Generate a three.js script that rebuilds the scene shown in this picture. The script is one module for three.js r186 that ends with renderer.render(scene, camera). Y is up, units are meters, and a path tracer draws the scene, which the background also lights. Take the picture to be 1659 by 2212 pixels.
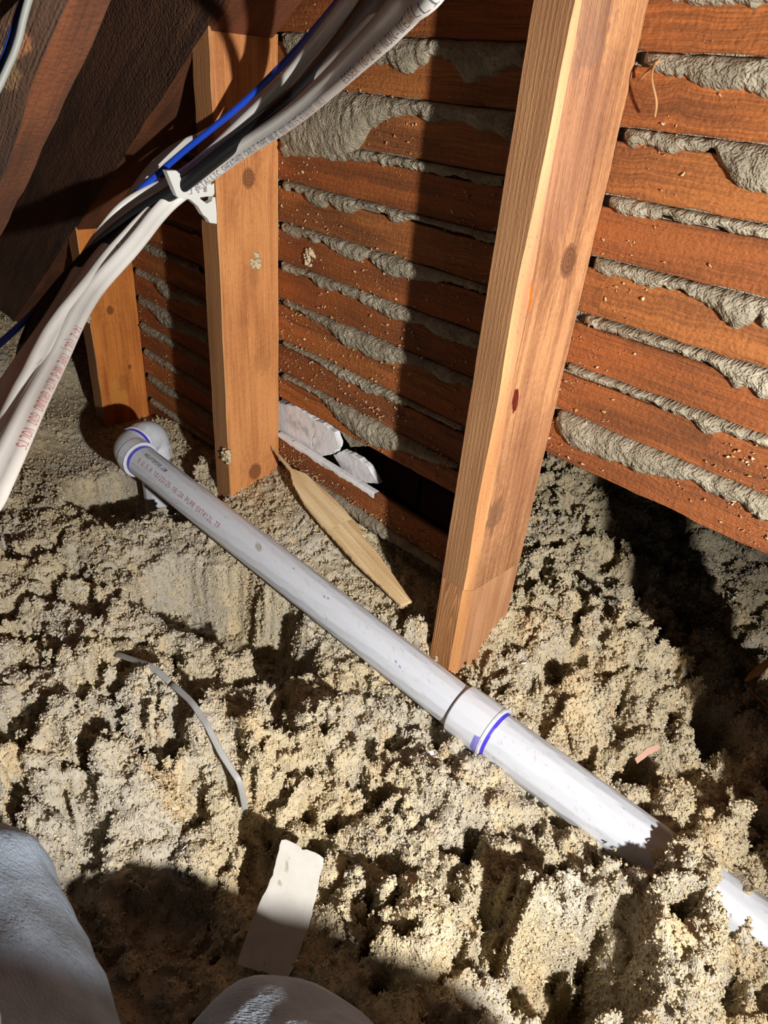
import * as THREE from 'three';
import { mergeGeometries, mergeVertices, toCreasedNormals } from 'three/addons/utils/BufferGeometryUtils.js';
import { ImprovedNoise } from 'three/addons/math/ImprovedNoise.js';
import { MarchingCubes } from 'three/addons/objects/MarchingCubes.js';

// ---------------------------------------------------------------- camera, light, exposure
const scene = new THREE.Scene();
scene.background = new THREE.Color(0x000000);
const camera = new THREE.PerspectiveCamera(2 * Math.atan(1106 / 1483.85) * 180 / Math.PI, 1659 / 2212, 0.02, 20);
camera.position.set(0, 0.75, 0.5672);
camera.rotation.set(-0.5632, 0.7567, 0.0949, 'YXZ');

const renderer = new THREE.WebGLRenderer();
renderer.toneMapping = THREE.LinearToneMapping;
renderer.toneMappingExposure = 1.0;
renderer.shadowMap.enabled = true;

const LAMP = new THREE.Vector3(0.41, 0.70, 0.48);            // where the work lamp hangs, right of the picture
const LAMP_AIM = new THREE.Vector3(-1.1, 0.38, 0.12);
const LAMP_CANDELA = 5.25, LAMP_COLOR = new THREE.Color().setRGB(1.0, 0.965, 0.92);
const lampLight = new THREE.SpotLight(LAMP_COLOR, LAMP_CANDELA, 0, 1.02, 1, 2);
lampLight.position.copy(LAMP); lampLight.target.position.copy(LAMP_AIM);
lampLight.castShadow = true; lampLight.shadow.radius = 0.55; lampLight.shadow.mapSize.set(2048, 2048);
lampLight.shadow.camera.near = 0.02; lampLight.shadow.camera.far = 6;
scene.add(lampLight, lampLight.target);

// ---------------------------------------------------------------- small helpers
const taken = {};
function numbered(name) { const n = taken[name] = (taken[name] ?? -1) + 1; return n ? name + '_' + String(n).padStart(3, '0') : name; }
const V = (x, y, z) => new THREE.Vector3(x, y, z);
const lerp = (a, b, t) => a + (b - a) * t, clamp = (x, a, b) => Math.min(b, Math.max(a, x));
const smooth = (a, b, x) => { const t = clamp((x - a) / (b - a), 0, 1); return t * t * (3 - 2 * t); };
function rng(seed) { let s = seed >>> 0; return () => { s = (s + 0x6d2b79f5) | 0; let t = Math.imul(s ^ (s >>> 15), 1 | s); t = (t + Math.imul(t ^ (t >>> 7), 61 | t)) ^ t; return ((t ^ (t >>> 14)) >>> 0) / 4294967296; }; }
function hash(x, y, z = 0) { let h = Math.imul(x, 374761393) + Math.imul(y, 668265263) + Math.imul(z, 1274126177) | 0; h = Math.imul(h ^ (h >>> 13), 1274126177); h ^= h >>> 16; return (h >>> 0) / 4294967296; }
function noise2(x, y, s = 0, px = 0, py = 0) {                 // value noise, periodic when px, py are given
  const xi = Math.floor(x), yi = Math.floor(y), fx = x - xi, fy = y - yi, u = fx * fx * (3 - 2 * fx), v = fy * fy * (3 - 2 * fy);
  const wx = (i) => px ? ((i % px) + px) % px : i, wy = (i) => py ? ((i % py) + py) % py : i;
  const a = hash(wx(xi), wy(yi), s), b = hash(wx(xi + 1), wy(yi), s), c = hash(wx(xi), wy(yi + 1), s), d = hash(wx(xi + 1), wy(yi + 1), s);
  return lerp(lerp(a, b, u), lerp(c, d, u), v);
}
function noise3(x, y, z) {
  const xi = Math.floor(x), yi = Math.floor(y), zi = Math.floor(z), fx = x - xi, fy = y - yi, fz = z - zi;
  const u = fx * fx * (3 - 2 * fx), v = fy * fy * (3 - 2 * fy), w = fz * fz * (3 - 2 * fz), h = hash;
  return lerp(lerp(lerp(h(xi, yi, zi), h(xi + 1, yi, zi), u), lerp(h(xi, yi + 1, zi), h(xi + 1, yi + 1, zi), u), v),
    lerp(lerp(h(xi, yi, zi + 1), h(xi + 1, yi, zi + 1), u), lerp(h(xi, yi + 1, zi + 1), h(xi + 1, yi + 1, zi + 1), u), v), w);
}
function fbm2(x, y, s = 0, oct = 4, px = 0, py = 0) { let a = 0.5, r = 0, n = 0; for (let i = 0; i < oct; i++) { r += a * noise2(x, y, s + i * 17, px, py); n += a; a *= 0.5; x *= 2; y *= 2; px *= 2; py *= 2; } return r / n; }
function fbm3(x, y, z, oct = 3) { let a = 0.5, r = 0, n = 0; for (let i = 0; i < oct; i++) { r += a * noise3(x, y, z); n += a; a *= 0.5; x *= 2; y *= 2; z *= 2; } return r / n; }
function worley(x, y, s = 0) {                                 // nearest feature point: distance, offset, its hash
  const xi = Math.floor(x), yi = Math.floor(y); let best = 9, bx = 0, by = 0, bh = 0;
  for (let j = -1; j <= 1; j++) for (let i = -1; i <= 1; i++) {
    const cx = xi + i, cy = yi + j, dx = cx + hash(cx, cy, s) - x, dy = cy + hash(cx, cy, s + 7) - y, d = dx * dx + dy * dy;
    if (d < best) { best = d; bx = dx; by = dy; bh = hash(cx, cy, s + 13); }
  }
  return [Math.sqrt(best), bx, by, bh];
}
function shadows(o) { o.traverse((m) => { if (m.isMesh) { m.castShadow = true; m.receiveShadow = true; } }); return o; }
function tag(o, label, category, group, kind) { o.userData.label = label; if (category) o.userData.category = category; if (group) o.userData.group = group; if (kind) o.userData.kind = kind; return o; }
function thing(name, label, category, group) { const g = new THREE.Group(); g.name = numbered(name); tag(g, label, category, group); scene.add(g); return g; }
function mesh(name, geometry, material, parent = scene) { const m = new THREE.Mesh(geometry, material); m.name = numbered(name); m.castShadow = m.receiveShadow = true; parent.add(m); return m; }

// ---------------------------------------------------------------- textures
function paint(w, h, f, color = true) {                        // f(u, v) -> [r, g, b] in sRGB 0..255, or a height 0..1
  const data = new Uint8Array(w * h * 4);
  for (let y = 0, k = 0; y < h; y++) for (let x = 0; x < w; x++, k += 4) {
    const c = f((x + 0.5) / w, (y + 0.5) / h);
    if (color) { data[k] = clamp(c[0], 0, 255); data[k + 1] = clamp(c[1], 0, 255); data[k + 2] = clamp(c[2], 0, 255); } else data[k] = data[k + 1] = data[k + 2] = clamp(c * 255, 0, 255);
    data[k + 3] = 255;
  }
  const t = new THREE.DataTexture(data, w, h, THREE.RGBAFormat);
  t.magFilter = THREE.LinearFilter; t.minFilter = THREE.LinearMipmapLinearFilter; t.generateMipmaps = true; t.wrapS = t.wrapT = THREE.RepeatWrapping;
  if (color) t.colorSpace = THREE.SRGBColorSpace; t.needsUpdate = true;
  return t;
}
function fit(t, w, l, ox = 0, oy = 0) { t.repeat.set(1 / w, 1 / l); t.offset.set(ox, oy); return t; }   // uv are metres
const mix3 = (a, b, t) => [lerp(a[0], b[0], t), lerp(a[1], b[1], t), lerp(a[2], b[2], t)];
const stdMat = (o) => new THREE.MeshStandardMaterial({ roughness: 0.9, ...o });

// wood with the grain along v; knots are [u, v, radius] in metres on a face w by l metres
function woodMaps({ w, l, pw, ph, seed, light, dark, rings = 16, wander = 0.25, contrast = 0.7, fuzz = 0.5, saw = 0, stain = 0.2, knots = [], spots = [] }) {
  const at = (u, v) => {
    let x = u * w, y = v * l, kn = 0, kr = 9;
    let warp = (fbm2(u * 3, v * l * 2.2, seed, 3) - 0.5) * wander + (fbm2(u * 9, v * l * 9, seed + 3, 2) - 0.5) * wander * 0.25;
    for (const [ku, kv, r] of knots) {
      const dx = x - ku, dy = (y - kv) * 0.8, d = Math.hypot(dx, dy), e = Math.exp(-((d / (r * 1.9)) ** 2));
      warp += e * dx / r * 0.25; if (d / r < kr) kr = d / r; kn = Math.max(kn, 1 - smooth(0.75, 1.05, d / r + (noise2(x * 900, y * 900, 5) - 0.5) * 0.2));
    }
    return [x, y, warp, kn, kr];
  };
  const ring = (x, warp) => { const q = (x / w + warp) * rings, f = q - Math.floor(q); return smooth(0, 0.75, f) * (1 - smooth(0.82, 1, f)); };
  const fiber = (x, y) => fbm2(x * 1400, y * 28, seed + 31, 3);
  const map = paint(pw, ph, (u, v) => {
    const [x, y, warp, kn, kr] = at(u, v);
    let t = ring(x, warp) * contrast + (fiber(x, y) - 0.5) * fuzz + (noise2(x * 90, y * 12, seed + 77) - 0.5) * stain * 1.6;
    t += (fbm2(x * 25, y * 9, seed + 5, 3) - 0.5) * stain * 2;
    if (saw) t += (fbm2(x * 230, y * 330, seed + 90, 3) - 0.5) * saw;
    let c = mix3(light, dark, clamp(t, -0.25, 1.25));
    if (kn > 0) c = mix3(c, mix3(dark, [70, 38, 18], clamp(0.25 + 0.5 * (0.5 + 0.5 * Math.sin(kr * 22)) , 0, 1)), kn * 0.8);
    for (const [su, sv, r, col, a] of spots) { const d = Math.hypot(x - su, (y - sv) * 0.6) / r + (fbm2(x * 260, y * 180, seed + 8, 3) - 0.5) * 0.9; const e = (1 - smooth(0.6, 1, d)) * a; if (e > 0) c = mix3(c, col, e); }
    const s = noise2(x * 2600, y * 500, seed + 55); if (s > 0.93) c = mix3(c, [60, 30, 14], 0.35);
    return c;
  });
  const bump = paint(pw, ph, (u, v) => {
    const [x, y, warp, kn] = at(u, v);
    return 0.5 + (fiber(x, y) - 0.5) * 0.5 - ring(x, warp) * 0.12 + (saw ? (fbm2(x * 230, y * 330, seed + 90, 3) - 0.5) * saw : 0) + (noise2(x * 900, y * 500, seed + 4) - 0.5) * 0.25 - kn * 0.1;
  }, false);
  return { map: fit(map, w, l), bumpMap: fit(bump, w, l) };
}

// ---------------------------------------------------------------- measured places, metres
const GROUND_POINTS = [
  [-0.678,0.038,0.235,0.35],
  [-0.774,0.035,0.245,0.35],
  [-0.597,0.052,0.212,0.35],
  [-0.519,0.052,0.195,0.35],
  [-0.456,0.051,0.188,0.4],
  [-0.411,0.056,0.19,0.6],
  [-0.475,-0.003,0.18,0.4],
  [-0.786,0.079,0.172,0.3],
  [-0.321,-0.003,0.252,0.8],
  [-0.305,0.086,0.205,0.8],
  [-0.305,0.05,0.225,0.8],
  [-0.357,-0.093,0.225,0.8],
  [-0.401,-0.201,0.215,0.8],
  [-0.47,-0.373,0.2,0.7],
  [-0.292,-0.071,0.225,0.9],
  [-0.342,-0.242,0.19,0.9],
  [-0.236,-0.029,0.215,0.9],
  [-0.185,-0.049,0.205,0.9],
  [-0.23,-0.209,0.17,0.9],
  [-0.102,-0.052,0.2,0.9],
  [-0.044,-0.031,0.2,0.9],
  [-0.258,-0.345,0.15,0.8],
  [-0.146,-0.338,0.14,0.8],
  [-0.178,-0.509,0.12,0.8],
  [-0.078,-0.199,0.17,0.9],
  [-0.724,0.181,0.172,0.4],
  [-0.519,0.188,0.188,0.35],
  [-0.394,0.184,0.183,0.4],
  [-0.317,0.186,0.178,0.6],
  [-0.225,0.18,0.175,0.8],
  [-0.151,0.166,0.172,0.8],
  [-0.092,0.149,0.175,0.9],
  [-0.711,0.095,0.2,0.4],
  [-0.495,0.104,0.19,0.4],
  [-0.362,0.082,0.188,0.6],
  [-0.271,0.066,0.19,0.9],
  [-0.2,0.062,0.19,0.9],
  [-0.104,0.056,0.185,0.9],
  [-0.062,0.041,0.18,0.9],
  [-0.025,0.136,0.232,1],
  [-0.049,0.132,0.21,1],
  [-0.911,0.148,0.135,0.4],
  [-0.961,0.179,0.13,0.4],
  [-0.859,0.09,0.2,0.4],
  [-0.832,0.074,0.19,0.3],
  [-1.008,0.049,0.165,0.2],
  [-1.148,0.224,0.13,0.15],
  [-1.302,0.07,0.14,0.15],
  [-1.341,0.128,0.14,0.15],
  [-1.532,0.014,0.175,0.2],
  [-1.607,0.064,0.235,0.3],
  [-1.497,0.147,0.21,0.2],
  [-1.302,0.226,0.16,0.2],
  [-1.051,0.309,0.15,0.5],
  [-0.945,0.298,0.165,0.6],
  [-0.778,0.301,0.178,0.7],
  [-0.757,0.369,0.185,0.9],
  [-0.646,0.437,0.19,1],
  [-0.594,0.382,0.195,1],
  [-0.724,0.23,0.17,0.5],
  [-0.649,0.204,0.172,0.35],
  [-0.559,0.215,0.168,0.35],
  [-0.578,0.25,0.14,0.3],
  [-0.605,0.294,0.18,0.6],
  [-0.451,0.238,0.158,0.7],
  [-0.372,0.235,0.172,0.8],
  [-0.498,0.377,0.2,1],
  [-0.517,0.44,0.195,1],
  [-0.403,0.354,0.2,1],
  [-0.343,0.317,0.195,1],
  [-0.406,0.425,0.19,1],
  [-0.423,0.48,0.19,1],
  [-0.324,0.38,0.185,1],
  [-0.284,0.281,0.19,1],
  [-0.492,0.5,0.2,1],
  [-0.338,0.442,0.165,1],
  [-0.348,0.465,0.105,0.6],
  [-0.37,0.497,0.1,0.5],
  [-0.291,0.43,0.09,0.6],
  [-0.282,0.397,0.13,0.7],
  [-0.264,0.356,0.185,1],
  [-0.211,0.359,0.19,1],
  [-0.202,0.328,0.2,1],
  [-0.15,0.353,0.205,1],
  [-0.165,0.277,0.19,1],
  [-0.122,0.298,0.165,1],
  [-0.09,0.249,0.225,1],
  [-0.065,0.266,0.205,1],
  [-0.049,0.265,0.14,0.5],
  [-0.145,0.226,0.185,1],
  [-0.052,0.178,0.19,1],
  [-0.012,0.178,0.228,1],
  [0.011,0.204,0.218,1],
  [0.043,0.184,0.2,1],
  [-0.001,0.078,0.205,1],
  [-0.032,-0.003,0.2,1],
  [-0.259,0.398,0.135,0.8],
  [-0.232,0.403,0.115,0.8],
  [-0.219,0.39,0.14,0.8],
  [-0.117,0.357,0.17,1],
  [-1.9,-0.3,0.32,0.3],
  [-1.9,0.1,0.34,0.3],
  [-1.7,0.4,0.28,0.3],
  [-1.3,0.45,0.18,0.5],
  [-1,0.6,0.17,0.8],
  [-0.7,0.7,0.17,0.8],
  [-1.35,-0.25,0.2,0.3],
  [-1,-0.2,0.17,0.3],
  [-0.6,-0.25,0.15,0.5],
  [0.3,0.2,0.19,0.9],
  [0.3,0.5,0.19,0.9],
  [0,0.6,0.15,0.8],
  [0.3,-0.2,0.17,0.9],
  [0,-0.6,0.12,0.8],
  [-0.5,-0.7,0.16,0.6],
  [0.15,0.02,0.2,0.9],
];
const HOLLOWS = [
  [-0.667,0.244,0.046,0.056],
  [-0.613,0.218,0.058,0.065],
  [-0.546,0.204,0.05,0.066],
  [-0.475,0.211,0.036,0.062],
  [-0.969,0.196,0.063,0.045],
  [-0.899,0.152,0.054,0.045],
  [-0.802,0.132,0.039,0.035],
  [-0.829,0.344,0.014,0.03],
  [-0.745,0.333,0.015,0.03],
  [-0.71,0.433,0.012,0.03],
  [-0.626,0.414,0.013,0.03],
  [-0.62,0.44,0.011,0.03],
  [-0.549,0.425,0.013,0.035],
  [-0.547,0.461,0.016,0.035],
  [-0.531,0.488,0.011,0.03],
  [-0.535,0.386,0.009,0.025],
  [-0.496,0.41,0.011,0.03],
  [-0.478,0.444,0.011,0.03],
  [-0.481,0.379,0.008,0.022],
  [-0.458,0.393,0.008,0.022],
  [-0.432,0.371,0.012,0.03],
  [-0.562,0.311,0.012,0.028],
  [-0.595,0.325,0.008,0.02],
  [-0.558,0.356,0.006,0.02],
  [-0.531,0.251,0.012,0.02],
  [-0.478,0.262,0.014,0.03],
  [-0.447,0.269,0.012,0.03],
  [-0.411,0.302,0.011,0.03],
  [-0.374,0.351,0.01,0.03],
  [-0.401,0.28,0.011,0.028],
  [-0.472,0.507,0.012,0.04],
  [-0.493,0.501,0.011,0.03],
  [-0.457,0.397,0.007,0.02],
  [-0.477,0.453,0.009,0.03],
  [-0.367,0.393,0.009,0.022],
  [-0.301,0.312,0.008,0.025],
  [-0.276,0.307,0.011,0.032],
  [-0.287,0.266,0.011,0.03],
  [-0.314,0.227,0.009,0.025],
  [-0.342,0.26,0.008,0.025],
  [-0.297,0.199,0.012,0.03],
  [-0.239,0.26,0.007,0.025],
  [-0.178,0.217,0.012,0.03],
  [-0.187,0.242,0.009,0.03],
  [-0.113,0.183,0.01,0.035],
  [-0.108,0.203,0.008,0.03],
  [-0.161,0.277,0.008,0.03],
  [-0.123,0.258,0.013,0.05],
  [-0.108,0.273,0.014,0.05],
  [-0.091,0.29,0.016,0.05],
  [-0.042,0.199,0.015,0.04],
  [-0.038,0.219,0.017,0.04],
  [-0.057,0.12,0.004,0.04],
  [-0.048,0.136,0.004,0.04],
  [-0.039,0.15,0.004,0.04],
  [-0.089,0.162,0.01,0.035],
  [-0.017,0.175,0.012,0.035],
  [-0.041,0.11,0.006,0.025],
  [-0.028,0.102,0.006,0.025],
  [-0.112,0.026,0.018,0.04],
  [-0.085,0.025,0.021,0.045],
  [-0.074,-0.058,0.034,0.05],
  [-0.079,-0.082,0.017,0.045],
  [-0.058,0.047,0.01,0.03],
  [-0.06,0.268,0.031,0.05],
  [-0.032,0.237,0.027,0.05],
  [-0.152,0.339,0.007,0.03],
  [-0.169,0.358,0.008,0.04],
  [-0.204,0.338,0.008,0.025],
  [-0.321,-0.268,0.009,0.03],
  [-0.293,-0.104,0.01,0.03],
  [-0.313,-0.211,0.007,0.025],
  [-0.22,-0.102,0.009,0.03],
  [-0.242,-0.004,0.011,0.025],
  [-0.274,-0.034,0.007,0.025],
  [-0.333,-0.067,0.009,0.03],
  [-0.395,-0.133,0.01,0.03],
  [-0.448,-0.289,0.011,0.03],
  [-0.263,-0.137,0.008,0.025],
  [-0.253,-0.045,0.006,0.02],
  [-0.284,0.031,0.008,0.02],
  [-0.212,-0.008,0.008,0.025],
  [-0.172,-0.027,0.009,0.03],
  [-0.124,-0.046,0.01,0.03],
  [-0.268,0.17,0.01,0.025],
  [-0.209,0.194,0.008,0.025],
  [-0.185,0.13,0.007,0.02],
  [-0.336,0.311,0.007,0.025],
  [-0.365,0.323,0.007,0.025],
];
const MOUNDS = [
  [-0.086,0.254,0.037,0.04],
  [-0.157,0.332,0.035,0.032],
  [-0.008,0.183,0.042,0.03],
  [-0.029,0.126,0.025,0.03],
  [-0.066,0.173,0.017,0.018],
  [-0.206,0.206,0.035,0.012],
  [-0.345,0.315,0.035,0.018],
  [-0.353,0.253,0.029,0.035],
  [-0.357,0.284,0.018,0.025],
  [-0.392,0.304,0.021,0.02],
  [-0.419,0.344,0.027,0.02],
  [-0.492,0.363,0.028,0.02],
  [-0.575,0.399,0.025,0.018],
  [-0.433,0.433,0.025,0.018],
  [-0.507,0.451,0.027,0.014],
  [-0.195,-0.089,0.035,0.025],
  [-0.19,0.027,0.027,0.018],
  [-0.272,-0.009,0.029,0.018],
  [-0.045,-0.022,0.023,0.02],
  [-0.024,0.064,0.02,0.025],
  [-0.386,0.085,0.014,0.022],
  [-0.884,0.08,0.025,0.02],
  [-0.048,0.132,0.014,0.02],
];
const CABLE_PATHS = {
  blue: [[-0.456, 0.807, 0.164], [-0.508, 0.794, 0.136], [-0.571, 0.782, 0.105], [-0.606, 0.767, 0.096], [-0.650, 0.746, 0.090], [-0.685, 0.725, 0.093], [-0.719, 0.704, 0.099], [-0.759, 0.683, 0.103], [-0.796, 0.661, 0.113], [-0.827, 0.637, 0.124], [-0.846, 0.623, 0.132], [-0.860, 0.610, 0.142], [-0.879, 0.594, 0.150], [-0.897, 0.568, 0.166], [-0.903, 0.541, 0.191], [-0.889, 0.516, 0.227], [-0.865, 0.503, 0.261], [-0.830, 0.499, 0.291], [-0.794, 0.494, 0.322], [-0.741, 0.492, 0.366], [-0.706, 0.488, 0.404]],
  white_upper: [[-0.418, 0.804, 0.186], [-0.461, 0.794, 0.161], [-0.534, 0.780, 0.123], [-0.583, 0.762, 0.104], [-0.629, 0.738, 0.095], [-0.664, 0.717, 0.095], [-0.702, 0.698, 0.096], [-0.737, 0.677, 0.094], [-0.774, 0.655, 0.100], [-0.798, 0.638, 0.107], [-0.816, 0.628, 0.113], [-0.837, 0.618, 0.121], [-0.854, 0.608, 0.136], [-0.859, 0.597, 0.156], [-0.868, 0.587, 0.166], [-0.867, 0.573, 0.182], [-0.857, 0.554, 0.207], [-0.832, 0.537, 0.237], [-0.796, 0.521, 0.269], [-0.723, 0.515, 0.319], [-0.668, 0.514, 0.355], [-0.613, 0.518, 0.387], [-0.557, 0.524, 0.416], [-0.491, 0.530, 0.453], [-0.403, 0.540, 0.499]],
  white_back: [[-0.446, 0.810, 0.160], [-0.489, 0.801, 0.136], [-0.565, 0.775, 0.099], [-0.614, 0.755, 0.084], [-0.652, 0.742, 0.077], [-0.718, 0.718, 0.064], [-0.759, 0.697, 0.061], [-0.788, 0.681, 0.067], [-0.821, 0.671, 0.073], [-0.842, 0.665, 0.081], [-0.863, 0.653, 0.092], [-0.878, 0.640, 0.102], [-0.892, 0.626, 0.110], [-0.896, 0.614, 0.121], [-0.899, 0.596, 0.134], [-0.890, 0.579, 0.157], [-0.876, 0.558, 0.186], [-0.848, 0.536, 0.222], [-0.803, 0.513, 0.267], [-0.731, 0.506, 0.317], [-0.661, 0.504, 0.362], [-0.583, 0.513, 0.405], [-0.498, 0.521, 0.453], [-0.411, 0.533, 0.499]],
  grey: [[-0.401, 0.804, 0.187], [-0.455, 0.795, 0.155], [-0.529, 0.778, 0.112], [-0.578, 0.764, 0.091], [-0.625, 0.744, 0.076], [-0.666, 0.723, 0.073], [-0.697, 0.704, 0.077], [-0.728, 0.687, 0.078], [-0.760, 0.667, 0.080], [-0.797, 0.640, 0.089], [-0.818, 0.621, 0.103], [-0.840, 0.604, 0.117], [-0.853, 0.590, 0.136], [-0.848, 0.577, 0.164], [-0.833, 0.556, 0.203], [-0.793, 0.538, 0.249], [-0.740, 0.528, 0.291], [-0.676, 0.523, 0.334], [-0.611, 0.523, 0.374], [-0.555, 0.525, 0.408], [-0.487, 0.526, 0.446], [-0.438, 0.528, 0.473], [-0.360, 0.540, 0.514]],
  black: [[-0.364, 0.799, 0.219], [-0.413, 0.790, 0.187], [-0.464, 0.778, 0.156], [-0.516, 0.765, 0.129], [-0.561, 0.749, 0.112], [-0.604, 0.730, 0.100], [-0.639, 0.713, 0.098], [-0.674, 0.695, 0.099], [-0.711, 0.676, 0.101], [-0.736, 0.661, 0.107], [-0.759, 0.644, 0.115], [-0.774, 0.629, 0.128], [-0.789, 0.617, 0.137], [-0.805, 0.605, 0.151], [-0.817, 0.592, 0.167], [-0.828, 0.577, 0.184], [-0.833, 0.563, 0.204], [-0.829, 0.540, 0.235], [-0.824, 0.528, 0.256], [-0.816, 0.515, 0.275], [-0.799, 0.504, 0.299], [-0.785, 0.496, 0.313], [-0.770, 0.488, 0.326], [-0.750, 0.482, 0.340], [-0.729, 0.477, 0.351], [-0.716, 0.466, 0.359], [-0.688, 0.462, 0.374], [-0.592, 0.474, 0.417], [-0.487, 0.493, 0.465], [-0.401, 0.512, 0.506]],
  white_print: [[-0.271, 0.789, 0.283], [-0.303, 0.782, 0.263], [-0.343, 0.772, 0.240], [-0.391, 0.764, 0.211], [-0.438, 0.754, 0.184], [-0.497, 0.739, 0.155], [-0.567, 0.718, 0.126], [-0.625, 0.698, 0.111], [-0.682, 0.681, 0.099], [-0.725, 0.662, 0.098], [-0.754, 0.646, 0.101], [-0.773, 0.632, 0.111], [-0.792, 0.617, 0.124], [-0.792, 0.608, 0.138], [-0.790, 0.594, 0.160], [-0.769, 0.579, 0.187], [-0.760, 0.566, 0.210], [-0.746, 0.555, 0.234], [-0.731, 0.548, 0.255], [-0.715, 0.542, 0.274], [-0.688, 0.538, 0.296], [-0.653, 0.535, 0.321], [-0.625, 0.530, 0.341], [-0.592, 0.528, 0.362], [-0.560, 0.528, 0.382], [-0.523, 0.531, 0.403], [-0.485, 0.535, 0.424], [-0.447, 0.537, 0.445], [-0.408, 0.539, 0.467], [-0.378, 0.541, 0.484], [-0.318, 0.548, 0.516]],
  white_fat: [[-0.335, 0.796, 0.231], [-0.370, 0.789, 0.209], [-0.424, 0.777, 0.177], [-0.493, 0.763, 0.140], [-0.562, 0.743, 0.109], [-0.613, 0.723, 0.095], [-0.660, 0.702, 0.088], [-0.700, 0.683, 0.087], [-0.738, 0.664, 0.089], [-0.768, 0.647, 0.093], [-0.787, 0.633, 0.102], [-0.798, 0.617, 0.118], [-0.807, 0.603, 0.139], [-0.804, 0.593, 0.160], [-0.799, 0.584, 0.176], [-0.789, 0.573, 0.196], [-0.776, 0.562, 0.221], [-0.760, 0.555, 0.240], [-0.726, 0.547, 0.270], [-0.683, 0.542, 0.307], [-0.657, 0.538, 0.330], [-0.621, 0.535, 0.357], [-0.574, 0.534, 0.385], [-0.545, 0.531, 0.402], [-0.517, 0.534, 0.419], [-0.478, 0.534, 0.440], [-0.438, 0.534, 0.461], [-0.398, 0.536, 0.482], [-0.338, 0.542, 0.516]],
};
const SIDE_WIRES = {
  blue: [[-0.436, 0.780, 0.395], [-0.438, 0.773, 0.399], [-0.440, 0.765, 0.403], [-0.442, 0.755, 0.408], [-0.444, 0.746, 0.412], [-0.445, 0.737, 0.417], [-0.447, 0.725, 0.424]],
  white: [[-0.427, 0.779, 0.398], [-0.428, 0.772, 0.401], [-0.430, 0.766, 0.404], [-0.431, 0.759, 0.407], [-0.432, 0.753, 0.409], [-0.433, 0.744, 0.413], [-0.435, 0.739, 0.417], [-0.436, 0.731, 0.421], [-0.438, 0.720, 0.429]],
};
const CLIP_PROFILE = [[0.1468, 0.6422], [0.1354, 0.6421], [0.1312, 0.6386], [0.1317, 0.6368], [0.1236, 0.6197], [0.1216, 0.6172], [0.1165, 0.6171], [0.1167, 0.6236], [0.1122, 0.6259], [0.1106, 0.6181], [0.1069, 0.6180], [0.1070, 0.6263], [0.1032, 0.6286], [0.1023, 0.6190], [0.0971, 0.6189], [0.0973, 0.6279], [0.0927, 0.6290], [0.0914, 0.6260], [0.0875, 0.6277], [0.0878, 0.6173], [0.0902, 0.6144], [0.0974, 0.6146], [0.1068, 0.6140], [0.1073, 0.6119], [0.0987, 0.6061], [0.0910, 0.6089], [0.0903, 0.6128], [0.0869, 0.6127], [0.0856, 0.5835], [0.0955, 0.5853], [0.0983, 0.5899], [0.1005, 0.5919], [0.1041, 0.5946], [0.1101, 0.6041], [0.1205, 0.6124], [0.1262, 0.6135], [0.1334, 0.6141], [0.1367, 0.6165]];
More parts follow.
